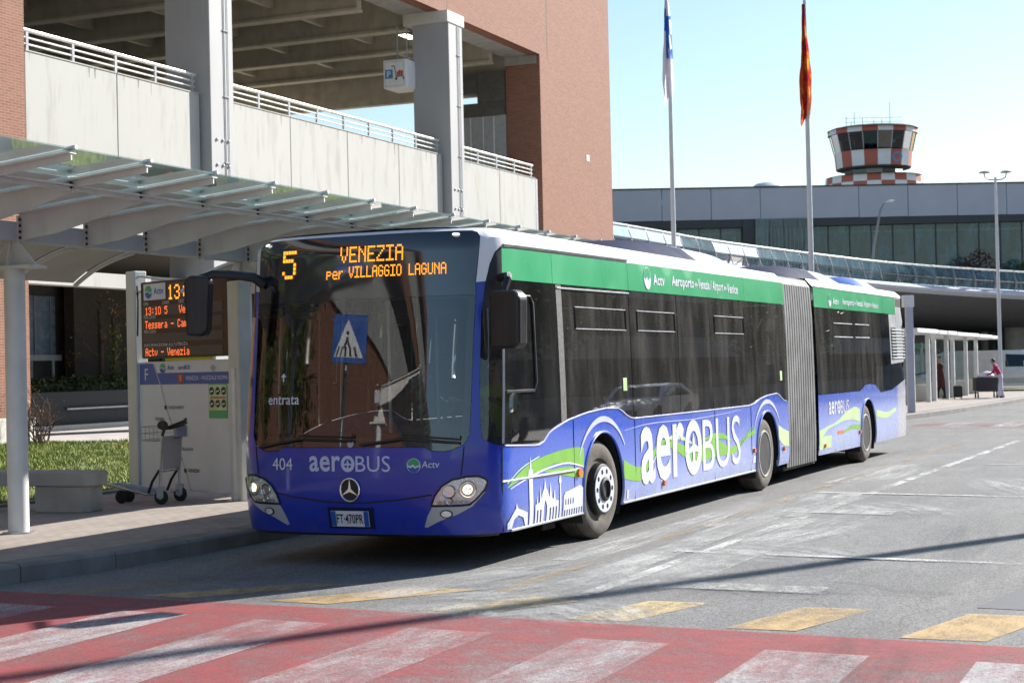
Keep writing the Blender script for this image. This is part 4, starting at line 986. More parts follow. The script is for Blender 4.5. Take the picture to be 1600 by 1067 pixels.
pf('map_lettering', 'livery_white', lambda mb: lettering(mb, 'VENEZIA - PIAZZALE ROMA', 1.30, 1.615, .05, BB, PO+.003, width=.95))
pf('map_number', 'red_paint', q4(1.12, 1.585, 1.26, 1.69, PO+.003))
pf('map_lettering', 'livery_white', lambda mb: lettering(mb, '5', 1.17, 1.605, .065, BB, PO+.006))
def blogo(cx, cy, r, off, par):
    for nm, m, fn in (('logo_disc', 'livery_white', lambda mb: sheet(mb, ellipse(cx, cy, r, r, 24), BB, off)),
                      ('logo_field', 'bus_green', lambda mb: sheet(mb, [(cx+.95*r*cos(t), cy+.08*r+.9*r*sin(t)) for t in [pi*i/12 for i in range(13)]]+[(cx-.3*r, cy+.25*r), (cx+.25*r, cy-.15*r)], BB, off+.002)),
                      ('logo_field', 'sign_blue', lambda mb: sheet(mb, [(cx+.95*r*cos(t), cy-.12*r+.85*r*sin(t)) for t in [pi+pi*i/12 for i in range(13)]]+[(cx+.3*r, cy-.3*r), (cx-.25*r, cy+.05*r)], BB, off+.002))):
        mb = MB(); fn(mb); mb.build(nm, m, par)
blogo(.76, 1.77, .065, PO+.002, pan)
pf('map_lettering', 'sign_blue', lambda mb: lettering(mb, 'Actv', .87, 1.75, .06, BB, PO+.002, bold=.01))
pf('map_lettering', 'sign_blue', lambda mb: lettering(mb, 'aeroBUS', 1.13, 1.75, .055, BB, PO+.002, bold=.012))
pf('map_crest', 'steel_grey', lambda mb: sheet(mb, [(1.92, 1.80), (1.86, 1.77), (1.90, 1.72), (1.94, 1.72), (1.98, 1.77)], BB, PO+.002))
RL = [(.54, 1.83), (.70, 1.565), (.82, 1.28), (.90, 1.13), (1.02, .92), (1.10, .76), (1.17, .62), (1.24, .50), (1.37, .24)]
pf('route_line', 'steel_grey', lambda mb: [mb.add([BB(a[0], a[1], PO+.001), BB(b[0], b[1], PO+.001), BB(b[0]+.012, b[1], PO+.001), BB(a[0]+.012, a[1], PO+.001)], [(0, 1, 2, 3)]) for a, b in zip(RL, RL[1:])])
for (u, v), r in (((.82, 1.27), .03), ((.905, 1.13), .018), ((1.105, .75), .018), ((1.175, .62), .018), ((1.255, .48), .03)):
    pf('route_stop', 'black_plastic' if r > .02 else 'steel_grey', lambda mb: sheet(mb, ellipse(u, v, r, r, 14), BB, PO+.004))
for tx, u, v, h_, bl in (('VENEZIA AIRPORT', .89, 1.25, .042, 0), ('TESSERA', .56, 1.10, .042, 0), ('ORLANDA', 1.16, .73, .042, 0), ('VENEZIA', 1.32, .46, .046, .015)):
    pf('map_lettering', 'dash_grey' if not bl else 'black_plastic', lambda mb: lettering(mb, tx, u, v, h_, BB, PO+.003, bold=bl, width=.36 if 'AIR' in tx else None))
pf('poster', 'livery_pale_teal' if 0 else 'bus_green', q4(1.82, 1.14, 2.23, 1.56, PO+.002))
pf('poster_panel', 'livery_pale_green', q4(1.83, 1.24, 2.22, 1.55, PO+.004))
for k in range(6):
    cx, cy = 1.895+.13*(k % 3), 1.475-.155*(k//3)
    pf('poster_symbol', 'black_plastic', lambda mb: sheet(mb, ellipse(cx, cy, .055, .055, 18), BB, PO+.006)); pf('poster_symbol', 'livery_white', lambda mb: sheet(mb, ellipse(cx, cy, .055, .055, 18), BB, PO+.006, holes=[ellipse(cx, cy, .047, .047, 18)]))
    pf('poster_symbol', 'livery_white', lambda mb: mb.add([BB(cx-.03, cy-.02, PO+.008), BB(cx+.03, cy-.005, PO+.008), BB(cx+.03, cy+.012, PO+.008), BB(cx-.03, cy+.0, PO+.008)], [(0, 1, 2, 3)]))
pf('poster_line', 'red_paint', q4(1.86, 1.385, 2.2, 1.405, PO+.006))
# display cabinet
mb = MB(); mb.box((.31, -.02, 1.75), (2.34, .16, 2.74)); cab = mb.build('display_cabinet', 'led_back', board, .02)
def cfn(name, mat, fn): mb = MB(); fn(mb); return mb.build(name, mat, cab)
DO = .024
for v0, v1 in ((2.445, 2.575), (2.275, 2.40), (2.105, 2.215), (1.925, 2.04)):
    cfn('led_row', 'led_strip', q4(.37, v0, 2.22, v1, DO))
cfn('led_row', 'led_strip', q4(.98, 2.62, 1.9, 2.85, DO))
cfn('logo_plate', 'board_white', q4(.40, 2.65, .93, 2.86, DO)); blogo(.52, 2.755, .085, DO+.002, cab)
cfn('cabinet_lettering', 'sign_blue', lambda mb: lettering(mb, 'Actv', .65, 2.72, .085, BB, DO+.003, bold=.01))
for tx, u, v in (('ORA', .40, 2.585), ('LINEA', .86, 2.585), ('DEST', 1.24, 2.585), ('PERCORSO', .40, 2.41), ('PERCORSO', .40, 2.225), ("INFORMAZIONI ALL'UTENZA", .40, 2.05)):
    cfn('cabinet_lettering', 'board_white', lambda mb: lettering(mb, tx, u, v, .042, BB, DO+.003, width=1.04 if 'INF' in tx else None))
cfn('led_lettering', 'led_orange', lambda mb: dots(mb, '13:0', .99, 2.64, .155, .185, BB, DO+.004, .86))
cfn('led_lettering', 'led_red', lambda mb: dots(mb, '13:10 5', .44, 2.46, .078, .10, BB, DO+.004, .86))
cfn('led_lettering', 'led_red', lambda mb: dots(mb, 'Ve', 1.25, 2.46, .078, .10, BB, DO+.004, .86))
cfn('led_lettering', 'led_red', lambda mb: dots(mb, 'Tessera - Cam', .43, 2.285, .078, .10, BB, DO+.004, .86))
cfn('led_lettering', 'led_red', lambda mb: dots(mb, 'Actv - Venezia', .43, 1.932, .075, .10, BB, DO+.004, .86))
mb = MB(); mb.tube([(.17, .05, 2.83), (1.2, .05, 2.70), (2.31, .05, 2.60)], .014, 6); mb.tube([(.17, .05, 2.63), (.30, .05, 2.63)], .02, 6); mb.build('tie_rod', 'board_post', board)
mb = MB(); mb.tube([(.2, .0, 2.7), (.27, -.03, 2.5), (.24, -.02, 2.25), (.19, 0, 2.05)], .012, 6); mb.build('cable', 'black_rubber', board)
mb = MB(); mb.box((2.345, .0, 1.52), (2.52, .14, 2.60)); mb.build('side_box', 'dash_grey', board, .01)
mb = MB(); mb.box((.8, .03, 1.715), (1.9, .035, 1.755)); mb.build('warning_strip', 'yellow_sign', board)
mb = MB(); mb.box((2.36, -.012, 2.30), (2.44, -.002, 2.45)); mb.box((2.36, -.012, 1.95), (2.44, -.002, 2.05)); mb.build('cover_plate', 'steel_grey', board)

# ================================================================== concrete bench
bench = thing('concrete_bench', 'pale concrete bench without back beside the canopy column', 'bench', (-11.84, 15.3, .15), radians(4))
mb = MB(); mb.prism([(-2.9, .0), (.02, .0), (.09, .10), (.09, .36), (.02, .46), (-2.9, .46)], .30, .46, 'xy'); mb.build('seat', 'concrete_grey', bench, .012)
for x0 in (-.66, -2.75):
    mb = MB(); pol = [(x0, .03), (x0+.62, .03), (x0+.69, .11), (x0+.69, .35), (x0+.62, .43), (x0, .43)]
    mb.prism(pol, 0, .298, 'xy'); mb.build('support', 'concrete_grey', bench, .012)

# ================================================================== luggage trolley
def trolley(loc, rz, label, sc=1.):
    t = thing('luggage_trolley', label, 'luggage trolley', loc, rz); t.scale = (sc,)*3
    def T(nm, pts, r, m='galvanised', n=8): mb = MB(); mb.tube(pts, r, n); return mb.build(nm, m, t)
    for yv in (-.24, .24):
        T('upright', [(.0, yv, .12), (.02, yv, .5), (.05, yv, .86)], .016)
        T('base_rail', [(.02, yv, .13), (-.18, yv*.95, .12), (-.75, yv*.62, .23), (-.80, yv*.55, .23)], .015)
        T('brace', [(.0, yv, .42), (-.1, yv, .28), (-.16, yv*.97, .14)], .017, 'black_plastic')
        mb = MB(); mb.lathe([(.03, -.018), (.08, -.018), (.09, -.01), (.09, .01), (.08, .018), (.03, .018)], 20, 'y'); wq = mb.build('wheel', 'black_rubber', t); wq.location = (.02, yv, .09)
        mb = MB(); mb.lathe([(.028, -.03), (.028, .03)], 10, 'y'); mb.build('hub', 'steel_grey', wq)
        mb = MB(); mb.box((-.03, yv-.035, .08), (.06, yv+.035, .22)); mb.build('wheel_fork', 'steel_grey', t, .008)
    for yv in (-.07, .07): T('base_rail', [(-.16, yv, .12), (-.78, yv, .235)], .012)
    T('cross_bar', [(-.80, -.14, .23), (-.80, .14, .23)], .016); T('cross_bar', [(.0, -.24, .14), (.0, .24, .14)], .013); T('cross_bar', [(.02, -.24, .40), (.02, .24, .40)], .009)
    for yv in (-.09, .09):
        mb = MB(); mb.lathe([(.03, -.018), (.07, -.018), (.08, -.01), (.08, .01), (.07, .018), (.03, .018)], 18, 'y'); wq = mb.build('wheel', 'black_rubber', t); wq.location = (-.62, yv, .08)
    mb = MB(); mb.box((.03, -.215, .42), (.045, .215, .83)); mb.build('back_panel', 'trolley_panel', t, .004)
    T('handle', [(.07, -.30, .96), (.10, -.22, .93), (.12, .0, .97), (.10, .24, 1.0), (.06, .34, 1.02)], .022, 'black_plastic')
    T('brake_lever', [(.13, -.2, .92), (.20, .0, .96), (.13, .24, .98)], .012, 'black_plastic')
    for yv in (-.24, .24): T('handle_arm', [(.05, yv, .84), (.09, yv, .95)], .02, 'black_plastic')
    mb = MB(); mb.lathe([(.0, -.05), (.05, -.045), (.06, 0), (.05, .045), (0, .05)], 12, 'y', (.08, -.28, .97)); mb.build('coin_box', 'black_plastic', t)
    mb = MB(); mb.box((.09, -.02, .80), (.12, .30, .95)); mb.build('advert_holder', 'clear_cover', t)
    mb = MB(); mb.box((.10, .0, .81), (.11, .28, .94)); mb.build('advert', 'livery_lavender', t)
    for z in (.78, .86, .94): T('basket_wire', [(-.02, -.24, z), (-.24, -.24, z+.01), (-.24, .16, z+.01), (-.02, .16, z)], .005, 'galvanised', 5)
    for yv in (-.24, -.14, -.04, .06, .16): T('basket_wire', [(-.24, yv, .95), (-.24, yv, .78), (-.02, yv, .77)], .004, 'galvanised', 5)
    return t
trolley((-11.65, 16.7, .15), radians(6), 'empty chrome luggage trolley standing in front of the stop board', .97)

# ================================================================== crossing sign near the zebra (seen mirrored in the windscreen)
sg_ = thing('crossing_sign', 'blue square pedestrian crossing sign on a grey pole by the zebra crossing', 'road sign', (-9.78, 7.9, .15), radians(160))
mb = MB(); mb.tube([(0, .05, 0), (0, .05, 3.3)], .03, 10); mb.build('pole', 'galvanised', sg_)
for zc in (2.98,):
    mb = MB(); mb.box((-.30, -.005, zc-.3), (.30, .012, zc+.3)); pl_ = mb.build('sign_plate', 'sign_blue', sg_, .004)
    mb = MB(); mb.add([(-.25, -.008, zc-.23), (.25, -.008, zc-.23), (0, -.008, zc+.24)], [(0, 1, 2)]); mb.build('sign_triangle', 'livery_white', pl_)
    mb = MB()
    for k in range(5): x = -.17+k*.085; mb.add([(x, -.011, zc-.22), (x+.035, -.011, zc-.22), (x*.75+.03, -.011, zc-.10), (x*.75, -.011, zc-.10)], [(0, 1, 2, 3)])
    mb.add([(-.02, -.011, zc+.02), (.02, -.011, zc+.02), (.02, -.011, zc-.02), (.07, -.011, zc-.13), (.04, -.011, zc-.13), (0, -.011, zc-.05), (-.04, -.011, zc-.13), (-.07, -.011, zc-.13), (-.02, -.011, zc-.02)], [tuple(range(9))]); sheet(mb, ellipse(0, zc+.07, .025, .025, 12), lambda u, v, o_: (u, -.011, v))
    mb.build('sign_figure', 'black_plastic', pl_)
# ================================================================== lamp post beside the road, out of the picture to the right; its shadow crosses the road
lp = thing('street_lamp', 'tall grey street lamp on the far side of the road', 'street lamp', (3.3, 25.6, 0), radians(200))
mb = MB(); mb.tube([(0, 0, 0), (0, 0, 8), (0, 0, 17.)], [.15, .13, .11], 14); mb.build('pole', 'galvanised', lp)
mb = MB(); mb.tube([(0, 0, 16.9), (0, .6, 17.3), (0, 1.2, 17.4)], .04, 8); mb.box((-.14, 1.0, 17.34), (.14, 1.7, 17.45)); mb.build('lamp_head', 'steel_grey', lp)
# ================================================================== multi-storey car park
g = NB('brick')
br = g.n('TexBrick'); br.inputs['Scale'].default_value = 1.; br.inputs['Brick Width'].default_value = .26; br.inputs['Row Height'].default_value = .068; br.inputs['Mortar Size'].default_value = .009; br.inputs['Mortar Smooth'].default_value = .2
br.inputs['Color1'].default_value = (.27, .105, .065, 1); br.inputs['Color2'].default_value = (.19, .070, .043, 1); br.inputs['Mortar'].default_value = (.32, .205, .15, 1)
x_ = g.xyz(); geo = g.n('NewGeometry'); sn = g.n('SeparateXYZ'); g.l(geo.outputs['Normal'], sn.inputs[0])
k = g.math('GREATER_THAN', g.math('ABSOLUTE', sn.outputs[0]), .5)
uu = g.math('ADD', g.math('MULTIPLY', k, x_[1]), g.math('MULTIPLY', g.math('SUBTRACT', 1., k), x_[0]))
cb = g.n('CombineXYZ'); g.l(uu, cb.inputs[0]); g.l(x_[2], cb.inputs[1]); g.l(cb.outputs[0], br.inputs['Vector'])
c = g.mix(g.maprange(g.noise(.55, 3, .6), .35, .7, 0, .35), br.outputs[0], (.235, .115, .08))
c = g.mix(g.maprange(g.noise(5, 2, .7), .55, .8, 0, .35), c, (.36, .215, .16))
g.done(g.bsdf(c, .85, bump=br.outputs['Fac'], bstr=-.3, bdist=.008))
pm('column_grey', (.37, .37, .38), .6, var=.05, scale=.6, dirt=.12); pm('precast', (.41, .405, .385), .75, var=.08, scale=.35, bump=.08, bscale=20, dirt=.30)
pm('stain', (.30, .28, .25), .9); worn('stain_soft', (.22, .205, .18), .55, 8, .3, alpha=.6); pm('chrome_satin', (.78, .78, .76), .3, metal=.6, var=.05); pm('pane_blue', (.22, .30, .42), .25, var=.1); pm('inner_brown', (.085, .075, .06), .85, var=.15); pm('planter_shade', (.045, .05, .055), .8, var=.15); pm('sky_blue', (.06, .26, .50), .4)
gar = thing('car_park', 'large brick and pale concrete multi-storey car park behind the bus', 'building', (0, 0, 0))
FX = -26.4
def G(mb, nm, m, bevel=0., par=None): return mb.build(nm, m, par or gar, bevel)
# brick masses
mb = MB(); mb.box((-30., 18, .1), (FX, 32.2, 24)); G(mb, 'brick_pier', 'brick')
mb = MB(); mb.box((-30.05, 17.9, .1), (FX+.06, 32.3, .75)); G(mb, 'pier_base', 'concrete_pale', .02)
mb = MB(); mb.prism([(65.5, .1), (74.35, .1), (74.35, 24), (18, 24), (18, 15.0), (65.5, 15.0)], -26.9, FX, 'yz'); G(mb, 'brick_front', 'brick')
mb = MB(); mb.box((-28.0, 65.5, .1), (-26.9, 74.35, 24)); G(mb, 'brick_return', 'brick')
mb = MB(); mb.box((-30., -75, .1), (FX, 17.98, 24)); G(mb, 'brick_wing', 'brick')
for z0_ in (10.5, 17.): mb = MB(); mb.box((FX+.002, -70, z0_), (FX+.15, 14, z0_+2.6)); G(mb, 'wing_parapet', 'precast'); mb = MB(); mb.box((FX+.002, -70, z0_+2.7), (FX+.05, 14, z0_+5.)); G(mb, 'wing_opening', 'dark_hollow')
mb = MB(); mb.box((FX-.002, 66.36, 15.0), (FX+.004, 66.44, 24)); mb.box((FX-.002, 56.3, 15.02), (FX+.004, 56.34, 24)); G(mb, 'movement_joint', 'dark_wall')
mb = MB(); mb.box((FX+.0, 70.9, 11.0), (FX+.02, 71.3, 11.3)); G(mb, 'wall_patch', 'concrete_pale')
mb = MB(); mb.box((-28.02, 65.44, 14.62), (-26.55, 65.5, 14.98)); G(mb, 'bearing_block', 'concrete_grey')
# columns
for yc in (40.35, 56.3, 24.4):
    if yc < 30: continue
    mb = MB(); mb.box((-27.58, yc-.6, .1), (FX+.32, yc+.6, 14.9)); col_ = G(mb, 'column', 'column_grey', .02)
    mb = MB(); mb.box((-27.9, yc-.75, 14.55), (FX+.36, yc+.75, 14.99)); G(mb, 'column_head', 'concrete_pale', .02)
    for r_ in range(3):
        for q in range(3):
            mb = MB(); mb.lathe([(.05, 0), (.05, .03), (.03, .045), (0, .045)], 10, 'x', (FX+.32, yc-.32+q*.3, 6.9+r_*.72)); G(mb, 'fixing_bolt', 'steel_grey', 0, col_)
    mb = MB(); mb.tube([(FX+.34, yc+.12, .1), (FX+.34, yc+.12, 14.5)], .014, 6); mb.tube([(FX+.34, yc+.3, .1), (FX+.34, yc+.3, 14.5)], .01, 6)
    for q in range(7): mb.box((FX+.32, yc+.06, 2+q*1.9), (FX+.36, yc+.36, 2.03+q*1.9))
    G(mb, 'conduit', 'steel_grey', 0, col_)
# parapet panels
PJ = [32.2, 35.85, 39.68, None, 41.0, 44.65, 48.32, 52.05, 55.6, None, 57.0, 60.9, 64.72]
for a, b in zip(PJ, PJ[1:]):
    if a is None or b is None: continue
    mb = MB(); mb.box((FX-.22, a+.015, 5.25), (FX+.0, b-.015, 9.60)); pn = G(mb, 'parapet_panel', 'precast', .012)
    for q in range(int((b-a)*2.0)):
        y0 = a+.1+random.random()*(b-a-.2); h_ = random.uniform(.08, .4); mb = MB(); wd = random.uniform(.015, .05)
        mb.add([(FX+.003, y0-wd, 9.585), (FX+.003, y0+wd, 9.585), (FX+.003, y0+wd*.2, 9.585-h_), (FX+.003, y0-wd*.3, 9.585-h_)], [(0, 1, 2, 3)])
        if random.random() < .55: G(mb, 'rain_streak', 'stain_soft', 0, pn)
    mb = MB(); mb.box((FX-.24, a+.02, 9.60), (FX+.02, b-.02, 9.63)); G(mb, 'coping', 'precast')
mb = MB(); mb.box((FX-1.3, 64.73, 5.25), (FX-.0, 64.93, 9.60)); G(mb, 'parapet_end', 'alu_panel')
# steel handrails on the parapet
for a, b in ((32.25, 39.6), (41.05, 55.5), (57.05, 64.6)):
    mb = MB(); mb.tube([(FX-.1, a, 10.14), (FX-.1, b, 10.14)], .055, 10); G(mb, 'handrail', 'chrome_satin')
    for z in (9.96, 9.80): mb = MB(); mb.tube([(FX-.1, a, z), (FX-.1, b, z)], .026, 8); G(mb, 'lower_rail', 'chrome_satin')
    nP = max(2, round((b-a)/1.75))
    for q in range(nP+1):
        yv = a+.15+(b-a-.3)*q/nP; mb = MB(); mb.box((FX-.13, yv-.045, 9.60), (FX-.07, yv+.045, 10.1)); G(mb, 'rail_post', 'steel_grey')
# upper deck inside
mb = MB(); mb.box((-60, 18, 8.3), (FX-.24, 65.4, 8.6)); G(mb, 'deck_slab', 'concrete_beam')
mb = MB(); mb.box((-60, 18, 16.0), (-26.92, 66, 16.3)); G(mb, 'ceiling_slab', 'concrete_beam')
mb = MB(); mb.box((-28.0, 32, 14.98), (-26.92, 65.4, 15.3)); G(mb, 'soffit_edge', 'concrete_grey')
for q in range(12):
    yb = 64.-q*3.88
    mb = MB(); pr = [(-.55, 14.62), (.55, 14.62), (.55, 14.78), (.16, 14.9), (.16, 16.0), (-.16, 16.0), (-.16, 14.9), (-.55, 14.78)]
    mb.prism([(yb+u, v) for u, v in [(-.16, 14.6), (.16, 14.6), (.2, 16.0), (-.2, 16.0)]], -58, -28.02, 'yz'); G(mb, 'ceiling_beam', 'concrete_beam')
    mb = MB(); mb.box((-58, yb-.26, 14.52), (-28.02, yb+.26, 14.62)); G(mb, 'beam_flange', 'concrete_beam')
    if q:
        for xs_ in (-31.5, -35.5, -39.5, -43.5, -47.5):
            mb = MB(); mb.box((xs_-.10, yb+.22, 14.95), (xs_+.10, yb+3.66, 16.0)); G(mb, 'cross_rib', 'concrete_beam')
# open end: edge beam, dark band with a slot window, inner wall
mb = MB(); mb.box((-60, 65.7, 13.5), (-28.02, 66.1, 16)); G(mb, 'edge_beam', 'concrete_beam')
mb = MB(); mb.box((-30.25, 65.42, 13.10), (-28.03, 65.66, 14.5)); 
mb2 = MB(); mb2.box((-30.25, 65.40, 12.55), (-28.03, 65.66, 13.12)); G(mb2, 'end_band', 'dark_wall')
mb2 = MB(); mb2.box((-29.3, 65.38, 13.13), (-28.03, 65.64, 14.46)); G(mb2, 'end_band', 'dark_wall')
mb2 = MB(); mb2.box((-30.25, 65.36, 13.55), (-29.31, 65.64, 14.44)); G(mb2, 'end_band', 'dark_wall')
mb = MB(); mb.box((-30.3, 65.45, 8.6), (-28.02, 65.6, 12.54)); G(mb, 'end_wall', 'steel_grey')
for xs_ in (-29.7, -29.1, -28.6): mb = MB(); mb.box((xs_, 65.42, 8.6), (xs_+.05, 65.449, 12.5)); G(mb, 'wall_rib', 'steel_white')
# ground floor: walls and slab toned dark to stand in for deep shade
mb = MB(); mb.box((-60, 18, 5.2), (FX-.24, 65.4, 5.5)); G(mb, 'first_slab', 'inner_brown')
mb = MB(); mb.box((-27.4, 32.2, 4.02), (-27.0, 41., 4.40)); G(mb, 'low_beam', 'precast', .01)
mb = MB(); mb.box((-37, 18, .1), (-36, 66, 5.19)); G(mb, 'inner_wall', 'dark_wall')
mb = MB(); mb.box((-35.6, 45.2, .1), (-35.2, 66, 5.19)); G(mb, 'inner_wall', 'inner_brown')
for yv in (46.5, 48.2, 50.): mb = MB(); mb.box((-35.2, yv, .1), (-35.1, yv+.2, 3.9)); G(mb, 'wall_pilaster', 'inner_brown')
mb = MB(); mb.box((-35.98, 41.6, 2.45), (-35.9, 45.1, 4.4)); win_ = G(mb, 'window', 'pane_blue')
for yv in (42.4, 43.2, 44.0, 44.8): mb = MB(); mb.box((-35.9, yv, 2.45), (-35.86, yv+.05, 4.4)); G(mb, 'window_bar', 'steel_grey', 0, win_)
mb = MB(); mb.box((-35.98, 41.4, 2.25), (-35.8, 45.3, 2.44)); G(mb, 'window_sill', 'steel_white')
for yv in (43.6, 44.7): mb = MB(); mb.tube([(-35.7, yv, .15), (-35.7, yv, 2.25)], .05, 8); G(mb, 'window_prop', 'steel_white')
# walkway parapet wall + rail + kerb in front of the hedge
pl_ = thing('hedge_planter', 'low shaded concrete planter wall with a steel rail under the car park', 'planter', (0, 0, 0))
mb = MB(); mb.box((-31.4, 33.5, .1), (-31, 62, 1.27)); mb.build('planter_wall', 'planter_shade', pl_, .02)  # planter tone darkened in place of shade under the slab
mb = MB(); mb.tube([(-30.93, 39.3, .76), (-30.93, 62, .76)], .045, 8); mb.build('rail', 'galvanised', pl_)
mb = MB(); mb.box((-30.99, 33.5, .1), (-30.7, 62, .30)); mb.build('planter_kerb', 'concrete_pale', pl_, .01)
# lit ceiling lamp by the column
cl = thing('ceiling_lamp', 'small lit ceiling lamp beside the car park column', 'lamp', (-28.4, 57., 14.52))
mb = MB(); mb.box((-.22, -.5, -.05), (.22, .5, .09)); mb.build('housing', 'black_plastic', cl, .02)
mb = MB(); mb.box((-.18, -.45, -.075), (.18, .45, -.052)); mb.build('diffuser', 'tube_light', cl)
# hanging parking sign
ps = thing('parking_sign', 'white box sign with blue P and red luggage trolley hanging from the ceiling', 'sign', (-28.45, 54.96, 12.15))
mb = MB(); mb.box((0, 0, 0), (.96, 1.2, 1.06)); mb.build('box', 'white_paint', ps, .03)
def PS(u, v, off=0.): return (u, -off, v)
for nm, m, fn in (('frame_line', 'steel_grey', lambda mb: sheet(mb, [(.07, .07), (.86, .07), (.86, .99), (.07, .99)], PS, .004, holes=[[(.085, .085), (.845, .085), (.845, .975), (.085, .975)]])),
        ('blue_square', 'sky_blue', lambda mb: mb.add([PS(.07, .36, .006), PS(.40, .36, .006), PS(.40, .70, .006), PS(.07, .70, .006)], [(0, 1, 2, 3)])),
        ('letter', 'livery_white', lambda mb: lettering(mb, 'P', .16, .41, .23, PS, .009, bold=.03)),
        ('trolley_symbol', 'black_plastic', lambda mb: (mb.add([PS(.34, .80, .006), PS(.46, .80, .006), PS(.53, .40, .006), PS(.86, .40, .006), PS(.86, .43, .006), PS(.55, .43, .006), PS(.48, .83, .006), PS(.34, .83, .006)], [tuple(range(8))]), sheet(mb, ellipse(.54, .34, .05, .05, 14), PS, .006), sheet(mb, ellipse(.84, .34, .04, .04, 14), PS, .006))),
        ('luggage_symbol', 'red_paint', lambda mb: [mb.add([PS(a, .44, .006), PS(b, .44, .006), PS(b, h_, .006), PS(a, h_, .006)], [(0, 1, 2, 3)]) for a, b, h_ in ((.56, .62, .60), (.63, .72, .65), (.73, .82, .63))])):
    mb = MB(); fn(mb); mb.build(nm, m, ps)
mb = MB(); mb.tube([(.3, .6, 1.06), (.3, .6, 2.4)], .03, 6); mb.tube([(.7, .6, 1.06), (.7, .6, 2.4)], .03, 6); mb.build('hanger', 'steel_grey', ps)
# lower block further along, mirrored in glass
# ================================================================== terminal, elevated road, tower (their frame is turned with the forecourt: x along the front, y away)
glass('terminal_glass', (.34, .50, .54), 1.7, .02, .55, (.22, .42, .47)); glass('terminal_glass_pale', (.50, .66, .72), 1.6, .02, .30, (.30, .50, .58)); glass('rail_glass', (.66, .84, .90), 1.55, .02, .40, (.36, .56, .64))  # terminal panes brightened by a painted teal layer, as they face away from the sun
pm('flag_pole_white', (.62, .63, .66), .4, var=.05); pm('totem_grey', (.52, .52, .60), .5, var=.05); pm('teal_print', (.10, .40, .34), .5); pm('dark_office', (.34, .32, .30), .8, var=.15)
pm('office_glass', (.07, .07, .075), .1); pm('terminal_dark', (.045, .05, .052), .6, var=.2); pm('terminal_back', (.12, .20, .22), .7, var=.2); pm('curtain', (.35, .44, .45), .8, var=.1)
pm('tower_white', (.72, .72, .72), .5, var=.05); pm('tower_red', (.42, .10, .06), .5, var=.1); glass('cab_glass', (.12, .16, .18), 1.6, .02)
pm('deck_white', (.60, .60, .64), .6, var=.06, dirt=.1); pm('soffit_grey', (.17, .165, .165), .8, var=.1); pm('post_steel', (.24, .23, .24), .45, metal=.3, var=.15)
FR = YAW
def rw(x, y_): return (cos(FR)*x-sin(FR)*y_, sin(FR)*x+cos(FR)*y_)
ter = thing('terminal_building', 'wide grey airport terminal with long glazed front behind the elevated road', 'building', (0, 0, 0), FR)
def T(nm, m, fn, par=ter, bevel=0.): mb = MB(); fn(mb); return mb.build(nm, m, par, bevel)
TY = 115.
xj = 7.2-3.42*9
while xj < 62:
    T('fascia_panel', 'alu_panel', lambda mb: mb.box((xj+.02, TY, 11.62-.004*xj), (xj+3.40, TY+.35, 13.80-.0048*xj))); xj += 3.42
T('roof_edge', 'terminal_dark', lambda mb: mb.box((-25, TY-.1, 13.79), (62, TY+6, 13.87)) if 0 else mb.add([(-25, TY-.08, 13.93), (62, TY-.08, 13.51), (62, TY-.08, 13.60), (-25, TY-.08, 14.02), (-25, TY+8, 13.95), (62, TY+8, 13.55)], [(0, 1, 2, 3), (3, 2, 5, 4)]))
T('soffit_strip', 'terminal_dark', lambda mb: mb.box((-25, TY+.05, 11.0), (62, TY+1.2, 11.62)))
T('upper_back', 'terminal_back', lambda mb: mb.box((-25, TY+7, 4.5), (62, TY+7.3, 13.4)))
T('upper_floor', 'terminal_dark', lambda mb: mb.box((-25, TY+.2, 5.2), (62, TY+7, 5.5)))
T('light_line', 'steel_white', lambda mb: (mb.box((10.5, TY+2.2, 10.70), (17.2, TY+2.3, 10.84)), mb.box((22.0, TY+2.2, 10.62), (26.2, TY+2.3, 10.76)), mb.box((26.5, TY+2.2, 10.60), (62, TY+2.3, 10.74))))
for a in (22.5, 25., 27.4, 30.5, 33., 36.): T('inner_panel', 'curtain', lambda mb: mb.box((a, TY+3, 6.), (a+1.2, TY+3.1, 9.0)))
T('inner_panel', 'curtain', lambda mb: mb.box((13.4, TY+2.6, 6.), (16.4, TY+2.7, 9.6)))
xm = 7.2-1.5*14; kk = 0
while xm < 60:
    if not (16.9 < xm+.7 < 20.8):
        T('glass_pane', 'terminal_glass', lambda mb: mb.add([(xm+.03, TY+.5, 5.5), (xm+1.47, TY+.5, 5.5), (xm+1.47, TY+.5, 11.4), (xm+.03, TY+.5, 11.4)], [(0, 1, 2, 3)]))
        T('mullion', 'terminal_dark', lambda mb: mb.box((xm-.03, TY+.42, 5.5), (xm+.03, TY+.6, 11.4)))
    xm += 1.5
T('corner_post', 'terminal_dark', lambda mb: mb.box((16.2, TY-.05, 5.4), (17.0, TY+.7, 11.5)))
for k in range(4): T('bay_glass', 'terminal_glass_pale', lambda mb: mb.add([(17.05+k*.98, TY-.25, 5.5), (17.99+k*.98, TY-.25, 5.5), (17.99+k*.98, TY-.25, 11.55), (17.05+k*.98, TY-.25, 11.55)], [(0, 1, 2, 3)]))
for k in range(14): T('bay_fin', 'curtain', lambda mb: mb.box((17.1+k*.27, TY+.4, 6.5), (17.16+k*.27, TY+.6, 11.4)))
T('dome', 'deck_white', lambda mb: mb.lathe([(1.2, 13.7), (1.15, 13.95), (.8, 14.2), (.3, 14.32), (0, 14.34)], 20, 'z', (18.3, TY+2, 0)))
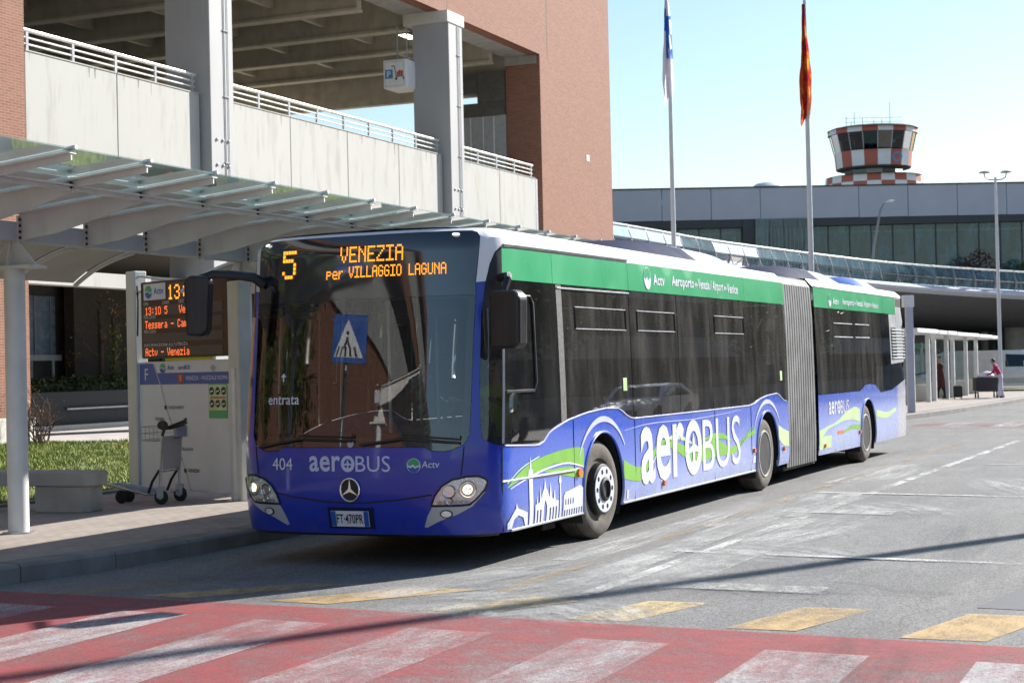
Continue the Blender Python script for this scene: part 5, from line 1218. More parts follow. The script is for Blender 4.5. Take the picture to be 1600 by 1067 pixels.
# ground floor under the deck
T('lower_wall', 'terminal_dark', lambda mb: mb.box((-25, TY-1, 0), (62, TY-.6, 5.4)))
for a in (27.1, 28.9, 30.6, 32.4, 34.5, 37.): T('lower_pilaster', 'steel_grey', lambda mb: mb.box((a-.18, TY-1.5, 0), (a+.18, TY-1.05, 5.0)))
for a in (27.3, 29.1, 30.8, 32.6, 34.7): T('lower_glass', 'terminal_glass', lambda mb: mb.add([(a, TY-1.2, .2), (a+1.5, TY-1.2, .2), (a+1.5, TY-1.2, 4.2), (a, TY-1.2, 4.2)], [(0, 1, 2, 3)]))
T('lower_block', 'soffit_grey', lambda mb: mb.box((20, TY-6, 0), (26.6, TY-1.01, 5.2)))
# elevated road
via = thing('elevated_road', 'curving elevated road with bent steel posts and glass parapet', 'bridge', (0, 0, 0), FR)
VP = [(-6, 66, 9.2), (-1, 73.5, 8.9), (5.07, 79.9, 8.5), (10.41, 85.9, 8.03), (16.62, 92.9, 7.70), (23.02, 97.9, 7.28), (31.27, 100.95, 6.76), (40, 102.6, 6.3), (50, 103.2, 6.0)]
PTS = spline(VP, 10)
# equal spacing
acc = [0]
for a, b in zip(PTS, PTS[1:]): acc.append(acc[-1]+hypot(b[0]-a[0], b[1]-a[1]))
def at(d):
    for i in range(len(acc)-1):
        if d <= acc[i+1]:
            k = (d-acc[i])/(acc[i+1]-acc[i]); a, b = PTS[i], PTS[i+1]
            return tuple(a[j]+(b[j]-a[j])*k for j in range(3)), (b[0]-a[0])/(acc[i+1]-acc[i]), (b[1]-a[1])/(acc[i+1]-acc[i])
    a = PTS[-1]; return a, 1., 0.
def V3(p, tx, ty, o, z):  # o: outwards (towards the forecourt), z relative to the rail top
    return (p[0]+ty*o, p[1]-tx*o, p[2]+z)
def TV(nm, m, fn): mb = MB(); fn(mb); return mb.build(nm, m, via)
NS = 80; st = [at(acc[-1]*i/NS) for i in range(NS+1)]
def loft(mb, sec):
    k = len(sec); vs = [V3(*s_, o, z) for s_ in st for o, z in sec]
    mb.add(vs, [(i*k+j, i*k+j+1, (i+1)*k+j+1, (i+1)*k+j) for i in range(NS) for j in range(k-1)], 0, True)
TV('deck_edge', 'deck_white', lambda mb: loft(mb, [(-.5, -1.10), (.45, -1.22), (.62, -1.38), (.62, -1.52), (.4, -1.72)]))
TV('deck_soffit', 'soffit_grey', lambda mb: loft(mb, [(.4, -1.721), (-.3, -2.1), (-1.4, -2.7), (-3, -3.1), (-12, -3.2)]))
TV('deck_surface', 'concrete_grey', lambda mb: loft(mb, [(-.5, -1.10), (-12, -1.05)]))
TV('top_rail', 'chrome_satin', lambda mb: mb.tube([V3(*s_, -.05, 0) for s_ in st], .055, 8)); TV('mid_rail', 'post_steel', lambda mb: mb.tube([V3(*s_, .16, -.68) for s_ in st], .03, 6))
dd = .4; prev = None
while dd < acc[-1]:
    q = at(dd)
    TV('rail_post', 'post_steel', lambda mb: (mb.tube([V3(*q, -.05, -.03), V3(*q, .08, -.3), V3(*q, .2, -.66), V3(*q, .16, -.95), V3(*q, .0, -1.2)], [.035, .045, .055, .05, .045], 6), mb.tube([V3(*q, .2, -.66), V3(*q, .32, -1.0), V3(*q, .45, -1.36)], .028, 6)))
    if prev:
        TV('glass_panel', 'rail_glass', lambda mb: (mb.add([V3(*prev, .02, -.1), V3(*q, .02, -.1), V3(*q, .22, -.62), V3(*prev, .22, -.62)], [(0, 1, 2, 3)]), mb.add([V3(*prev, .19, -.74), V3(*q, .19, -.74), V3(*q, .04, -1.14), V3(*prev, .04, -1.14)], [(0, 1, 2, 3)])))
    prev = q; dd += 1.42
for d_ in (20., 38., 55., 66.):
    q = at(d_); TV('pier', 'concrete_grey', lambda mb: mb.lathe([(.8, 0), (.8, q[0][2]-3.1)], 16, 'z', V3(*q, -6, -q[0][2])))
# bent lamp on the elevated road
ll = thing('road_lamp', 'leaning grey lamp with bent head on the elevated road', 'street lamp', (0, 0, 0), FR)
mb = MB(); mb.tube([(22.0, 101.5, 6.2), (22.3, 101.5, 8.6), (22.75, 101.5, 10.75), (22.95, 101.5, 11.12), (23.25, 101.5, 11.25)], [.10, .09, .07, .06, .06], 8); mb.build('pole', 'post_steel', ll)
mb = MB(); mb.tube([(23.05, 101.5, 11.2), (23.35, 101.5, 11.33), (23.6, 101.5, 11.33)], [.06, .13, .06], 8, flat=(1, .55)); mb.build('lamp_head', 'steel_white', ll)
# control tower
tw = thing('control_tower', 'red and white chequered airport control tower with glazed cab', 'control tower', (*rw(45.0, 204.), 0), FR)
def TW(nm, m, fn, par=tw): mb = MB(); fn(mb); return mb.build(nm, m, par)
NS8 = 16
def ringp(r, z, n=NS8, ph=.1): return [(r*cos(2*pi*i/n+ph), r*sin(2*pi*i/n+ph)*.9, z) for i in range(n)]
TW('shaft', 'concrete_pale', lambda mb: mb.lathe([(4.6, 0), (4.6, 22.)], 16, 'z'))
def band(nm, r0, z0, r1, z1, mats, n=NS8, ph=.1, flip=0, gap=.0):
    A, B = ringp(r0, z0, n, ph), ringp(r1, z1, n, ph)
    for i in range(n):
        j = (i+1) % n; TW(nm, mats[(i+flip) % len(mats)], lambda mb: mb.add([A[i], A[j], B[j], B[i]], [(0, 1, 2, 3)]))
band('chequer_panel', 5.95, 22.0, 5.95, 23.1, ('tower_red', 'tower_white'), 22); band('chequer_panel', 5.95, 23.1, 5.85, 23.95, ('tower_white', 'tower_red'), 22)
TW('gallery_floor', 'deck_white', lambda mb: mb.lathe([(0, 23.96), (5.85, 23.96)], 22, 'z'))
band('neck_panel', 3.6, 23.7, 3.6, 25.2, ('soffit_grey', 'cab_glass', 'steel_grey'), 12)
TW('cab_underside', 'soffit_grey', lambda mb: mb.lathe([(3.5, 24.8), (4.4, 24.9), (4.62, 25.05)], 16, 'z'))
band('cab_panel', 4.55, 25.0, 4.75, 27.0, ('tower_red', 'tower_white'), 18); band('cab_window', 4.75, 27.0, 5.25, 29.15, ('cab_glass',), 18)
A, B = ringp(4.77, 27.0, 18), ringp(5.27, 29.15, 18)
for i in range(18): TW('cab_mullion', 'steel_grey', lambda mb: mb.tube([A[i], B[i]], .055, 5))
band('roof_edge', 5.5, 29.15, 5.4, 29.75, ('tower_red', 'tower_white'), 18)
TW('roof', 'terminal_dark', lambda mb: mb.lathe([(5.55, 29.75), (5.1, 29.95), (2.5, 30.2), (0, 30.25)], 18, 'z'))
TW('cab_core', 'terminal_dark', lambda mb: mb.lathe([(2.2, 27), (2.2, 29.9)], 10, 'z')); TW('cab_floor', 'terminal_dark', lambda mb: mb.lathe([(0, 27.05), (4.7, 27.05)], 16, 'z'))
for i in range(7): TW('console', 'sky_blue', lambda mb: mb.box((4*cos(-2.6+i*.38)-.35, 4*sin(-2.6+i*.38)*.9-.2, 27.06), (4*cos(-2.6+i*.38)+.35, 4*sin(-2.6+i*.38)*.9+.2, 27.75)))
for x, z in ((-3.2, 1.4), (-2.2, 2.), (-1.2, 1.3), (.2, 1.), (2.2, 3.1), (1.2, 1.1), (-2.6, .8)): TW('antenna', 'galvanised', lambda mb: mb.tube([(x, 0, 30), (x, 0, 30.1+z)], .045, 5))
TW('roof_rail', 'galvanised', lambda mb: (mb.tube([(-3.5, -1, 31.2), (3.5, -1, 31.2)], .03, 5), mb.tube([(-3.5, -1, 30.7), (3.5, -1, 30.7)], .03, 5)))
TW('emblem', 'sky_blue', lambda mb: sheet(mb, ellipse(2.0, 26.0, .6, .6, 20), lambda u, v, o: (u, -4.25, v), holes=[ellipse(2.0, 26.0, .4, .4, 20)]))
# ================================================================== flag poles and limp flags
def cloth(name, stops, sc):
    g = NB(name); c = g.ramp(g.noise(sc, 4, .6, stretch=(1, 1, .6)), stops); d = g.n('BsdfDiffuse'); t = g.n('BsdfTranslucent'); g.l(c, d.inputs[0]); g.l(c, t.inputs[0])
    m = g.n('MixShader'); m.inputs[0].default_value = .5; g.l(d.outputs[0], m.inputs[1]); g.l(t.outputs[0], m.inputs[2]); g.done(m.outputs[0])
cloth('flag_white', [(.3, (.72, .72, .80)), (.7, (.80, .79, .84))], 2); cloth('flag_blue', [(.3, (.04, .12, .55)), (.7, (.08, .25, .65))], 9)
cloth('flag_red', [(.38, (.40, .03, .03)), (.52, (.55, .10, .03)), (.6, (.62, .30, .06))], 5)
for nm, x, y_, top, m, lab1, lab2, zt, zb in (('w', 4.95, 50., 13.6, 'flag_white', 'white flagpole nearer the car park, with the white flag', 'limp white flag with blue print', 13.4, 9.55), ('r', 8.17, 45., 11.9, 'flag_red', 'white flagpole nearer the control tower, with the red flag', 'limp dark red and gold flag', 11.35, 8.1)):
    X0, Y0 = rw(x, y_); pole = thing('flagpole', lab1, 'flagpole', (X0, Y0, .1), group='flagpoles behind the bus')
    mb = MB(); mb.tube([(0, 0, 0), (0, 0, top*.6), (0, 0, top)], [.085, .065, .04], 12); mb.build('pole', 'flag_pole_white', pole); mb = MB(); mb.lathe([(0, top-.02), (.06, top+.02), (.06, top+.1), (0, top+.14)], 12, 'z'); mb.build('finial', 'steel_white', pole)
    fl = thing('flag', lab2, 'flag', (X0, Y0, 0), FR)
    mb = MB(); N, M = 34, 14; vs = []; mi = []
    Hh = zt-zb
    for i in range(N+1):
        t = i/N; zz = zt-Hh*t; wd = (.05+.36*min(1, t*1.15))*(1+.10*sin(9*t+(0 if nm == 'w' else 2))+.06*sin(23*t))
        for j in range(M+1):
            q = j/M; ph = q*4.2*pi+t*1.5
            ragged = (.30*abs(sin(q*7+1.3))-.1)*max(0, t-.55)/.45
            vs.append((-.05-.05*t+wd*(q-.38)*.8+.035*sin(ph*1.3+5*t), -.07-.13*sin(ph)*(.25+t), zz+ragged*1.2))
    fs = [(i*(M+1)+j, i*(M+1)+j+1, (i+1)*(M+1)+j+1, (i+1)*(M+1)+j) for i in range(N) for j in range(M)]
    mb.add(vs, fs, 0, True)
    if nm == 'w': mb.mi = [1 if (.30 < (i/N) < .66 and ((j+i//4) % 4 and j > 5)) or (.24 < i/N < .42 and j < 4) else 0 for i in range(N) for j in range(M)]
    mb.build('cloth', [m, 'flag_blue'], fl)
# ================================================================== lamp post by the shelters
X0, Y0 = rw(18.2, 61.9); tl = thing('twin_lamp', 'slim grey lamp post with two flat disc lamps by the far shelter', 'street lamp', (X0, Y0, .15), FR)
mb = MB(); mb.tube([(0, 0, 0), (0, 0, 4), (0, 0, 8.2)], [.075, .065, .045], 12); mb.build('pole', 'flag_pole_white', tl)
for sx in (-1, 1):
    mb = MB(); mb.tube([(0, 0, 8.1), (sx*.25, 0, 8.12), (sx*.38, 0, 8.2), (sx*.42, 0, 8.36)], .022, 6); mb.build('arm', 'post_steel', tl)
    mb = MB(); mb.lathe([(0, 8.36), (.20, 8.37), (.215, 8.39), (.12, 8.44), (0, 8.45)], 18, 'z', (sx*.40, 0, 0)); mb.build('lamp_disc', 'post_steel', tl)
# totem at the rear of the bus
tt = thing('stop_totem', 'tall pale square post with a white head behind the tail of the bus', 'post', (-8.0, 47.05, .15), FR)
mb = MB(); mb.box((-.10, -.07, 0), (.10, .07, 2.95)); mb.build('post', 'totem_grey', tt, .01); mb = MB(); mb.box((-.18, -.1, 2.95), (.13, .1, 3.28)); mb.build('head', 'white_paint', tt, .02)
# ================================================================== bus shelter on the far pavement
glass('shelter_glass', (.70, .80, .80), 1.5, .02, .10)
sh = thing('bus_shelter', 'white flat roofed glass bus shelter on the far pavement', 'bus shelter', (-9.3, 58.0, .15))
def SH(nm, m, fn, bevel=0.): mb = MB(); fn(mb); return mb.build(nm, m, sh, bevel)
for k, (ya, yb) in enumerate(((-3.2, 1.2), (1.35, 5.6), (5.75, 11.8), (12.0, 16.0), (16.1, 19.2))):
    SH('roof_slab', 'white_paint', lambda mb: mb.box((-1.9, ya, 2.36-.02*k), (.25, yb, 2.50-.02*k)), .02)
for yv in (-3., .2, 1.5, 4.4, 5.9, 9.4, 12.4): SH('post', 'steel_white', lambda mb: mb.box((-.06, yv-.07, 0), (.08, yv+.07, 2.36))); SH('back_post', 'steel_white', lambda mb: mb.box((-1.75, yv-.05, 0), (-1.65, yv+.05, 2.36)))
for ya, yb in ((-2.9, .1), (1.6, 4.3), (6.0, 9.3), (9.5, 12.3)): SH('back_glass', 'shelter_glass', lambda mb: mb.add([(-1.70, ya, .35), (-1.70, yb, .35), (-1.70, yb, 2.3), (-1.70, ya, 2.3)], [(0, 1, 2, 3)])); SH('print_strip', 'teal_print', lambda mb: mb.box((-1.69, ya+.1, 1.9), (-1.68, yb-.1, 2.1)))
for yv in (-2.95, 1.55, 5.95, 9.45, 12.35): SH('end_glass', 'shelter_glass', lambda mb: mb.add([(-1.6, yv, .6), (-.1, yv, .6), (-.1, yv, 2.25), (-1.6, yv, 2.25)], [(0, 1, 2, 3)])); SH('plinth', 'concrete_pale', lambda mb: mb.box((-1.6, yv-.12, 0), (-.07, yv+.12, .58)), .01)
SH('poster_frame', 'dash_grey', lambda mb: mb.prism([(-1.5, .6), (-.7, .6), (-.7, 1.55), (-.85, 1.75), (-1.1, 1.8), (-1.35, 1.75), (-1.5, 1.55)], -3.06, -3.0, 'xz'))
SH('notice_box', 'terminal_dark', lambda mb: mb.box((-.55, 1.0, 2.05), (-.15, 1.1, 2.33)))
trolley((-9.9, 60.2, .15), radians(-60), 'luggage trolley parked inside the far bus shelter')
# low wall and guard rail behind
bw = thing('low_wall', 'long low beige wall beyond the shelters', 'wall', (0, 0, 0), FR); mb = MB(); mb.box((17, 92, 0), (60, 92.4, 1.5)); mb.build('wall', 'concrete_pale', bw); mb = MB(); mb.box((17, 91.85, 1.5), (60, 92.45, 1.85)); mb.build('coping', 'steel_white', bw)
sv = MB(); sv.add([(-12, 75, .16), (6, 70, .16), (8, 74, .16), (-10, 80, .16)], [(0, 1, 2, 3)]); sv.build('verge', 'soil', kind='structure')

# ================================================================== people
def person(name, label, loc, rz, J, bones, heads, sc=1., hair=None, hairm='hair_dark', rest=None):
    """J: joint -> (x, y, z, radius); bones: (a, b, material). one skin surface, coloured by nearest bone"""
    names = list(J); me = bpy.data.meshes.new(name); idx = {n_: i for i, n_ in enumerate(names)}
    E = [(idx[a], idx[b]) for a, b, m in bones]
    me.from_pydata([J[n_][:3] for n_ in names], E, [])
    o = bpy.data.objects.new(name, me); COL.objects.link(o)
    sk = o.modifiers.new('skin', 'SKIN'); sk.use_smooth_shade = True; ss = o.modifiers.new('sub', 'SUBSURF'); ss.levels = 2; ss.render_levels = 2
    lay = me.skin_vertices[0].data
    for n_ in names:
        r = J[n_][3]; lay[idx[n_]].radius = r if isinstance(r, tuple) else (r, r); lay[idx[n_]].use_root = (n_ == 'pelvis')
    bpy.context.view_layer.update()
    dg = bpy.context.evaluated_depsgraph_get(); m2 = bpy.data.meshes.new_from_object(o.evaluated_get(dg)); bpy.data.objects.remove(o)
    m2.name = name; m2.materials.clear(); mats = []
    for a, b, m in bones:
        if m not in mats: mats.append(m)
    for m in mats: m2.materials.append(MATS[m])
    segs = [(Vector(J[a][:3]), Vector(J[b][:3]), mats.index(m), max(J[a][3] if not isinstance(J[a][3], tuple) else J[a][3][0], .01)) for a, b, m in bones]
    for p in m2.polygons:
        c0 = p.center; best = (9, 0)
        for A, B, m, r in segs:
            d = B-A; t = max(0, min(1, (c0-A).dot(d)/max(1e-9, d.length_squared))); e = (A+d*t-c0).length/(r**.5)
            if e < best[0]: best = (e, m)
        p.material_index = best[1]; p.use_smooth = True
    o = bpy.data.objects.new(name, m2); COL.objects.link(o); o.location = loc; o.rotation_euler = (0, 0, rz); o.scale = (sc,)*3
    tag(o, label, 'person')
    hx, hy, hz = heads
    if hair:
        mb = MB(); vs = []; N1, N2 = 14, 8
        for i in range(N2+1):
            th = hair*i/N2
            for j in range(N1):
                ph = 2*pi*j/N1; rr = 1.+.05*sin(3*ph+i); fwd = cos(ph-pi/2*0)
                th2 = th*(1.0 if sin(ph) > -.2 else .62)
                vs.append((hx+.083*rr*sin(th2)*cos(ph), hy+.012+.10*rr*sin(th2)*sin(ph), hz+.118*cos(th2)))
        mb.add(vs, [(i*N1+j, i*N1+(j+1) % N1, (i+1)*N1+(j+1) % N1, (i+1)*N1+j) for i in range(N2) for j in range(N1)], 0, True); mb.build('hair', hairm, o)
    mb = MB(); mb.lathe([(0, -.115), (.008, -.108), (.016, -.095), (.012, -.085)], 8, 'y', (hx, hy, hz-.005))
    for sx in (-1, 1): mb.lathe([(0, -.012), (.014, 0), (0, .012)], 8, 'x', (hx+sx*.083, hy+.005, hz-.01))
    mb.build('face_features', 'skin', o)
    mb = MB()
    for sx in (-1, 1): mb.lathe([(0, -.102), (.009, -.099), (.009, -.09)], 8, 'y', (hx+sx*.032, hy, hz+.012))
    mb.box((hx-.022, hy-.1, hz-.055), (hx+.022, hy-.088, hz-.048)); mb.build('eyes_mouth', 'hair_dark', o)
    return o
pm('hair_dark', (.02, .015, .012), .6); pm('jacket_pink', (.50, .02, .10), .8, var=.15, bump=.2); pm('trousers_pale', (.55, .55, .68), .8, var=.1, bump=.2); pm('coat_brown', (.075, .028, .022), .9, var=.2, bump=.2); pm('trousers_dark', (.02, .02, .024), .9, var=.2); pm('shoes', (.015, .015, .015), .6)
def fingers(J, bones, side, wr, d, m='skin'):
    """palm and five fingers at wrist wr, pointing along d"""
    d = Vector(d).normalized(); up = Vector((0, 0, 1)); a = d.cross(up).normalized() if abs(d.z) < .9 else Vector((0, 1, 0)); pz = d.cross(a)
    J['palm'+side] = (*(Vector(wr)+d*.07), .026); bones.append(('wr'+side, 'palm'+side, m))
    for k, (o_, l_) in enumerate(((-.03, .07), (-.011, .08), (.011, .075), (.03, .06))):
        p1 = Vector(wr)+d*.10+a*o_; p2 = p1+d*l_*.55-pz*.006; p3 = p2+d*l_*.4-pz*.025
        J['f%d%s' % (k, side)] = (*p1, .010); J['g%d%s' % (k, side)] = (*p2, .009); J['h%d%s' % (k, side)] = (*p3, .008)
        bones += [('palm'+side, 'f%d%s' % (k, side), m), ('f%d%s' % (k, side), 'g%d%s' % (k, side), m), ('g%d%s' % (k, side), 'h%d%s' % (k, side), m)]
    p1 = Vector(wr)+d*.05-a*.04; p2 = p1+d*.045-a*.02
    J['t1'+side] = (*p1, .012); J['t2'+side] = (*p2, .009); bones += [('palm'+side, 't1'+side, m), ('t1'+side, 't2'+side, m)]
def figure(top, legs, shoes, lean=0., coat=0., arms='down', hands=True, sit=False):
    """standing figure facing -y, about 1.72 m"""
    L = lean; sy = -.55*sin(L); 
    J = {'pelvis': (0, 0, .95, (.155, .115)), 'belly': (0, -.22*sin(L), .95+.2*cos(L), (.15, .11)), 'chest': (0, -.42*sin(L), .95+.38*cos(L), (.165, .115)), 'collar': (0, -.53*sin(L), .95+.5*cos(L), (.10, .075)),
         'neck': (0, -.60*sin(L)-.02, .95+.56*cos(L), .055), 'head0': (0, -.66*sin(L)-.03, .95+.63*cos(L), (.07, .085)), 'head1': (0, -.70*sin(L)-.035, .95+.72*cos(L), (.078, .092)), 'head2': (0, -.73*sin(L)-.03, .95+.79*cos(L), (.055, .065))}
    B = [('pelvis', 'belly', top), ('belly', 'chest', top), ('chest', 'collar', top), ('collar', 'neck', 'skin'), ('neck', 'head0', 'skin'), ('head0', 'head1', 'skin'), ('head1', 'head2', 'skin')]
    for s_, sx in (('L', 1), ('R', -1)):
        fy = .10*sx
        J['hip'+s_] = (sx*.10, 0, .90, .10); J['kn'+s_] = (sx*.11, fy*.5-.03, .49, .068); J['an'+s_] = (sx*.115, fy, .09, .045); J['to'+s_] = (sx*.13, fy-.15, .035, .036); J['he'+s_] = (sx*.115, fy+.05, .04, .036)
        B += [('pelvis', 'hip'+s_, legs if not coat else top), ('hip'+s_, 'kn'+s_, legs if not coat else top), ('kn'+s_, 'an'+s_, legs), ('an'+s_, 'to'+s_, shoes), ('an'+s_, 'he'+s_, shoes)]
        if coat: J['hip'+s_] = (sx*.095, 0, .88, .13); J['kn'+s_] = (sx*.10, fy*.4-.01, .50, .115); J['sk'+s_] = (sx*.11, fy*.8, .36, .06); B = [b for b in B if not (b[0] == 'kn'+s_ and b[1] == 'an'+s_)]+[('kn'+s_, 'sk'+s_, legs), ('sk'+s_, 'an'+s_, legs)]
        cz = .95+.44*cos(L); cy = -.48*sin(L); J['sh'+s_] = (sx*.19, cy, cz, .062)
        if arms == 'down': el = (sx*.235, cy+.04, cz-.28); wr = (sx*.225, cy-.05, cz-.52); d = (0, -.15, -1)
        elif arms == 'front': el = (sx*.22, cy-.12, cz-.25); wr = (sx*.20, cy-.36, cz-.33); d = (0, -1, -.1)
        else: el = (sx*.22, cy-.22, cz-.14); wr = (sx*.20, cy-.46, cz-.05); d = (0, -1, .1)
        J['el'+s_] = (*el, .048); J['wr'+s_] = (*wr, .034)
        B += [('collar', 'sh'+s_, top), ('sh'+s_, 'el'+s_, top), ('el'+s_, 'wr'+s_, top)]
        fingers(J, B, s_, wr, d)
    return J, B, J['head1'][:3]
J, B, hd = figure('jacket_pink', 'trousers_pale', 'shoes', .42, 0, 'front'); person('person', 'person in a pink jacket and pale trousers leaning over a dark cart', (-7.37, 62.3, .15), radians(-28)-radians(60), J, B, hd, .84, 2.0)
J, B, hd = figure('coat_brown', 'trousers_dark', 'shoes', .04, 1, 'front'); person('person', 'person in a long brown coat standing at the far shelter', (-9.45, 62.0, .15), radians(-50), J, B, hd, .88, 1.5)
# driver
J, B, hd = figure('hi_vis', 'trousers_dark', 'shoes', .05, 0, 'reach')
for s_, sx in (('L', 1), ('R', -1)):
    for n_, v in (('kn', (sx*.14, -.44, .93, .07)), ('an', (sx*.14, -.58, .52, .045)), ('to', (sx*.14, -.74, .50, .036)), ('he', (sx*.14, -.53, .47, .036))): J[n_+s_] = v
c_, s_ = cos(BPHI), sin(BPHI); lx, ly = .62, 1.74
person('person', 'bus driver in a yellow high visibility vest seated behind the windscreen', (bo[0]+c_*lx-s_*ly, bo[1]+s_*lx+c_*ly, .07), BPHI, J, B, hd, .98, 1.5)
# cart and suitcase
ct = thing('service_cart', 'dark box cart on legs with a pale sack, beside the person in pink', 'cart', (-8.0, 63.1, .15), radians(20))
mb = MB(); mb.box((-.42, -.3, .26), (.42, .3, .76)); mb.build('box', 'dash_grey', ct, .03)
for x in (-.34, .34):
    for yv in (-.22, .22): mb = MB(); mb.tube([(x, yv, .10), (x, yv, .27)], .025, 8); mb.build('leg', 'black_plastic', ct); mb = MB(); mb.lathe([(0, -.02), (.06, -.02), (.06, .02), (0, .02)], 12, 'x', (x, yv, .06)); mb.build('wheel', 'black_rubber', ct)
mb = MB(); mb.lathe([(.26, .74), (.30, .82), (.22, .92), (.08, .97), (0, .97)], 14, 'z'); mb.v = [(x*1.05, yv*.8, z+.02*sin(9*x+5*yv)) for x, yv, z in mb.v]; mb.build('sack', 'white_paint', ct)
sc_ = thing('suitcase', 'black upright suitcase standing at the far shelter', 'suitcase', (-8.9, 62.3, .15), radians(15))
mb = MB(); mb.box((-.16, -.11, .05), (.16, .11, .48)); mb.build('shell', 'black_plastic', sc_, .05)
for x in (-.12, .12): mb = MB(); mb.lathe([(0, -.012), (.028, -.012), (.028, .012), (0, .012)], 10, 'x', (x, .06, .028)); mb.lathe([(0, -.012), (.028, -.012), (.028, .012), (0, .012)], 10, 'x', (x, -.06, .028)); mb.build('wheel', 'black_rubber', sc_)
mb = MB(); mb.tube([(-.07, .08, .46), (-.07, .08, .75), (.07, .08, .75), (.07, .08, .46)], .01, 6); mb.build('handle', 'galvanised', sc_)

# ================================================================== vehicles
glass('car_glass', (.10, .12, .13), 1.6, .02); pm('tail_red', (.45, .01, .01), .25); pm('car_white', (.72, .73, .74), .25, var=.03, coat=.6); pm('car_dark', (.02, .022, .026), .22, var=.1, coat=.8); pm('car_grey', (.16, .165, .17), .25, var=.05, coat=.8)
def car(name, label, cat, loc, rz, paint, van=False):
    t = thing(name, label, cat, loc, rz)
    L, Wd = (5.2, 1.95) if van else (4.4, 1.78)
    if van: pr = [(-2.6, .35), (-2.62, .75), (-2.5, 1.02), (-1.85, 1.18), (-1.25, 1.85), (-1.0, 1.93), (2.35, 1.95), (2.55, 1.85), (2.6, .9), (2.6, .38)]
    else: pr = [(-2.2, .32), (-2.22, .58), (-2.05, .74), (-1.1, .92), (-.45, 1.38), (.1, 1.46), (.85, 1.44), (1.65, 1.02), (2.12, .95), (2.2, .62), (2.18, .34)]
    ax = (-1.65, 1.6) if van else (-1.38, 1.3)
    bt = []
    for a in reversed(ax): bt += [(a+.36*cos(tt_), .33+.36*sin(tt_)) for tt_ in [i*pi/8 for i in range(9)]]
    # body as stacked sections across the width so that the glasshouse leans in
    V, F = fill2d(pr+bt, (), .25)
    n_ = len(V); secs = [(-1, 0.), (-.97, .0), (.97, 0.), (1, 0.)]
    mb = MB(); vs = []
    for yq in (-1, 1):
        for x, z in V: vs.append((x, yq*(Wd/2-(.16 if z > 1.0 else 0)*(z-1.0)/.5-(.05 if z < .5 else 0)), z))
    loop = pr+bt; 
    ring = []
    for yq in (-1, 1): ring.append([(x, yq*(Wd/2-(.16 if z > 1.0 else 0)*(z-1.0)/.5-(.05 if z < .5 else 0)), z) for x, z in loop])
    m = len(loop); mb.add(vs, F+[tuple(i+n_ for i in f) for f in F]); mb.add(ring[0]+ring[1], [(i, (i+1) % m, m+(i+1) % m, m+i) for i in range(m)])
    bmx = bmesh.new(); me = bpy.data.meshes.new('body'); me.from_pydata(mb.v, [], mb.f); bmx.from_mesh(me); bmesh.ops.remove_doubles(bmx, verts=bmx.verts, dist=.0005); bmesh.ops.recalc_face_normals(bmx, faces=bmx.faces); bmx.to_mesh(me); bmx.free(); me.materials.append(MATS[paint]); link('body', me, t, .03)
    def sd(x, z, o=.006): return Wd/2-(.16 if z > 1.0 else 0)*(z-1.0)/.5+o
    if van: wins = [[(-1.55, 1.2), (-1.18, 1.72), (-.35, 1.76), (-.35, 1.2)]]; front = ((-1.82, 1.24), (-1.28, 1.82)); 
    else: wins = [[(-.95, .98), (-.40, 1.33), (.12, 1.38), (.12, .98)], [(.2, .98), (.2, 1.38), (.8, 1.36), (1.3, 1.06), (1.3, .98)]]; front = ((-1.02, .98), (-.50, 1.34))
    for q in wins:
        for yq in (-1, 1): mb = MB(); mb.add([(x, yq*sd(x, z), z) for x, z in q], [tuple(range(len(q)))]); mb.build('side_window', 'car_glass', t)
    (xa, za), (xb, zb) = front; nx, nz = -(zb-za), (xb-xa); ln = hypot(nx, nz); nx, nz = nx/ln*.012, nz/ln*.012
    mb = MB(); mb.add([(xa+nx, -Wd/2+.14, za+nz), (xa+nx, Wd/2-.14, za+nz), (xb+nx, Wd/2-.26, zb+nz), (xb+nx, -Wd/2+.26, zb+nz)], [(0, 1, 2, 3)]); mb.build('windscreen', 'car_glass', t)
    if not van: mb = MB(); mb.add([(.95, -.60, 1.405), (.95, .60, 1.405), (1.58, .70, 1.075), (1.58, -.70, 1.075)], [(0, 1, 2, 3)]); mb.build('rear_window', 'car_glass', t)
    fx, rx = pr[1][0], pr[-2][0]; zl = .82 if van else .62
    for yq in (-1, 1):
        mb = MB(); mb.box((fx-.012, yq*(Wd/2-.45), zl-.07), (fx+.2, yq*(Wd/2-.06), zl+.07)); mb.build('headlight', 'reflector', t, .02)
        mb = MB(); mb.box((rx-.15, yq*(Wd/2-.35), .7), (rx+.03, yq*(Wd/2-.06), .88)); mb.build('tail_light', 'tail_red', t, .02)
        for a in ax:
            mb = MB(); mb.lathe([(.2, -.1), (.29, -.1), (.32, -.06), (.32, .06), (.29, .1), (.2, .1)], 22, 'y'); wq = mb.build('wheel', 'black_rubber', t); wq.location = (a, yq*(Wd/2-.12), .32)
            mb = MB(); mb.lathe([(0, yq*.09), (.06, yq*.10), (.20, yq*.085), (.205, yq*.06)], 18, 'y'); mb.build('rim', 'galvanised', wq)
        mb = MB(); mb.box((-.95 if not van else -1.3, yq*(Wd/2+.02)-(.08 if yq < 0 else 0), 1.0 if not van else 1.25), (-.8 if not van else -1.15, yq*(Wd/2+.02)+(.08 if yq > 0 else 0), 1.1 if not van else 1.45)); mb.build('door_mirror', paint, t, .02)
    mb = MB(); mb.box((fx-.02, -.5, .36), (fx+.03, .5, .52)); mb.build('grille', 'black_plastic', t)
    return t
car('parked_van', 'white van parked beyond the far shelter', 'van', (*rw(21.9, 74.5), .0), FR+radians(155), 'car_white', True)
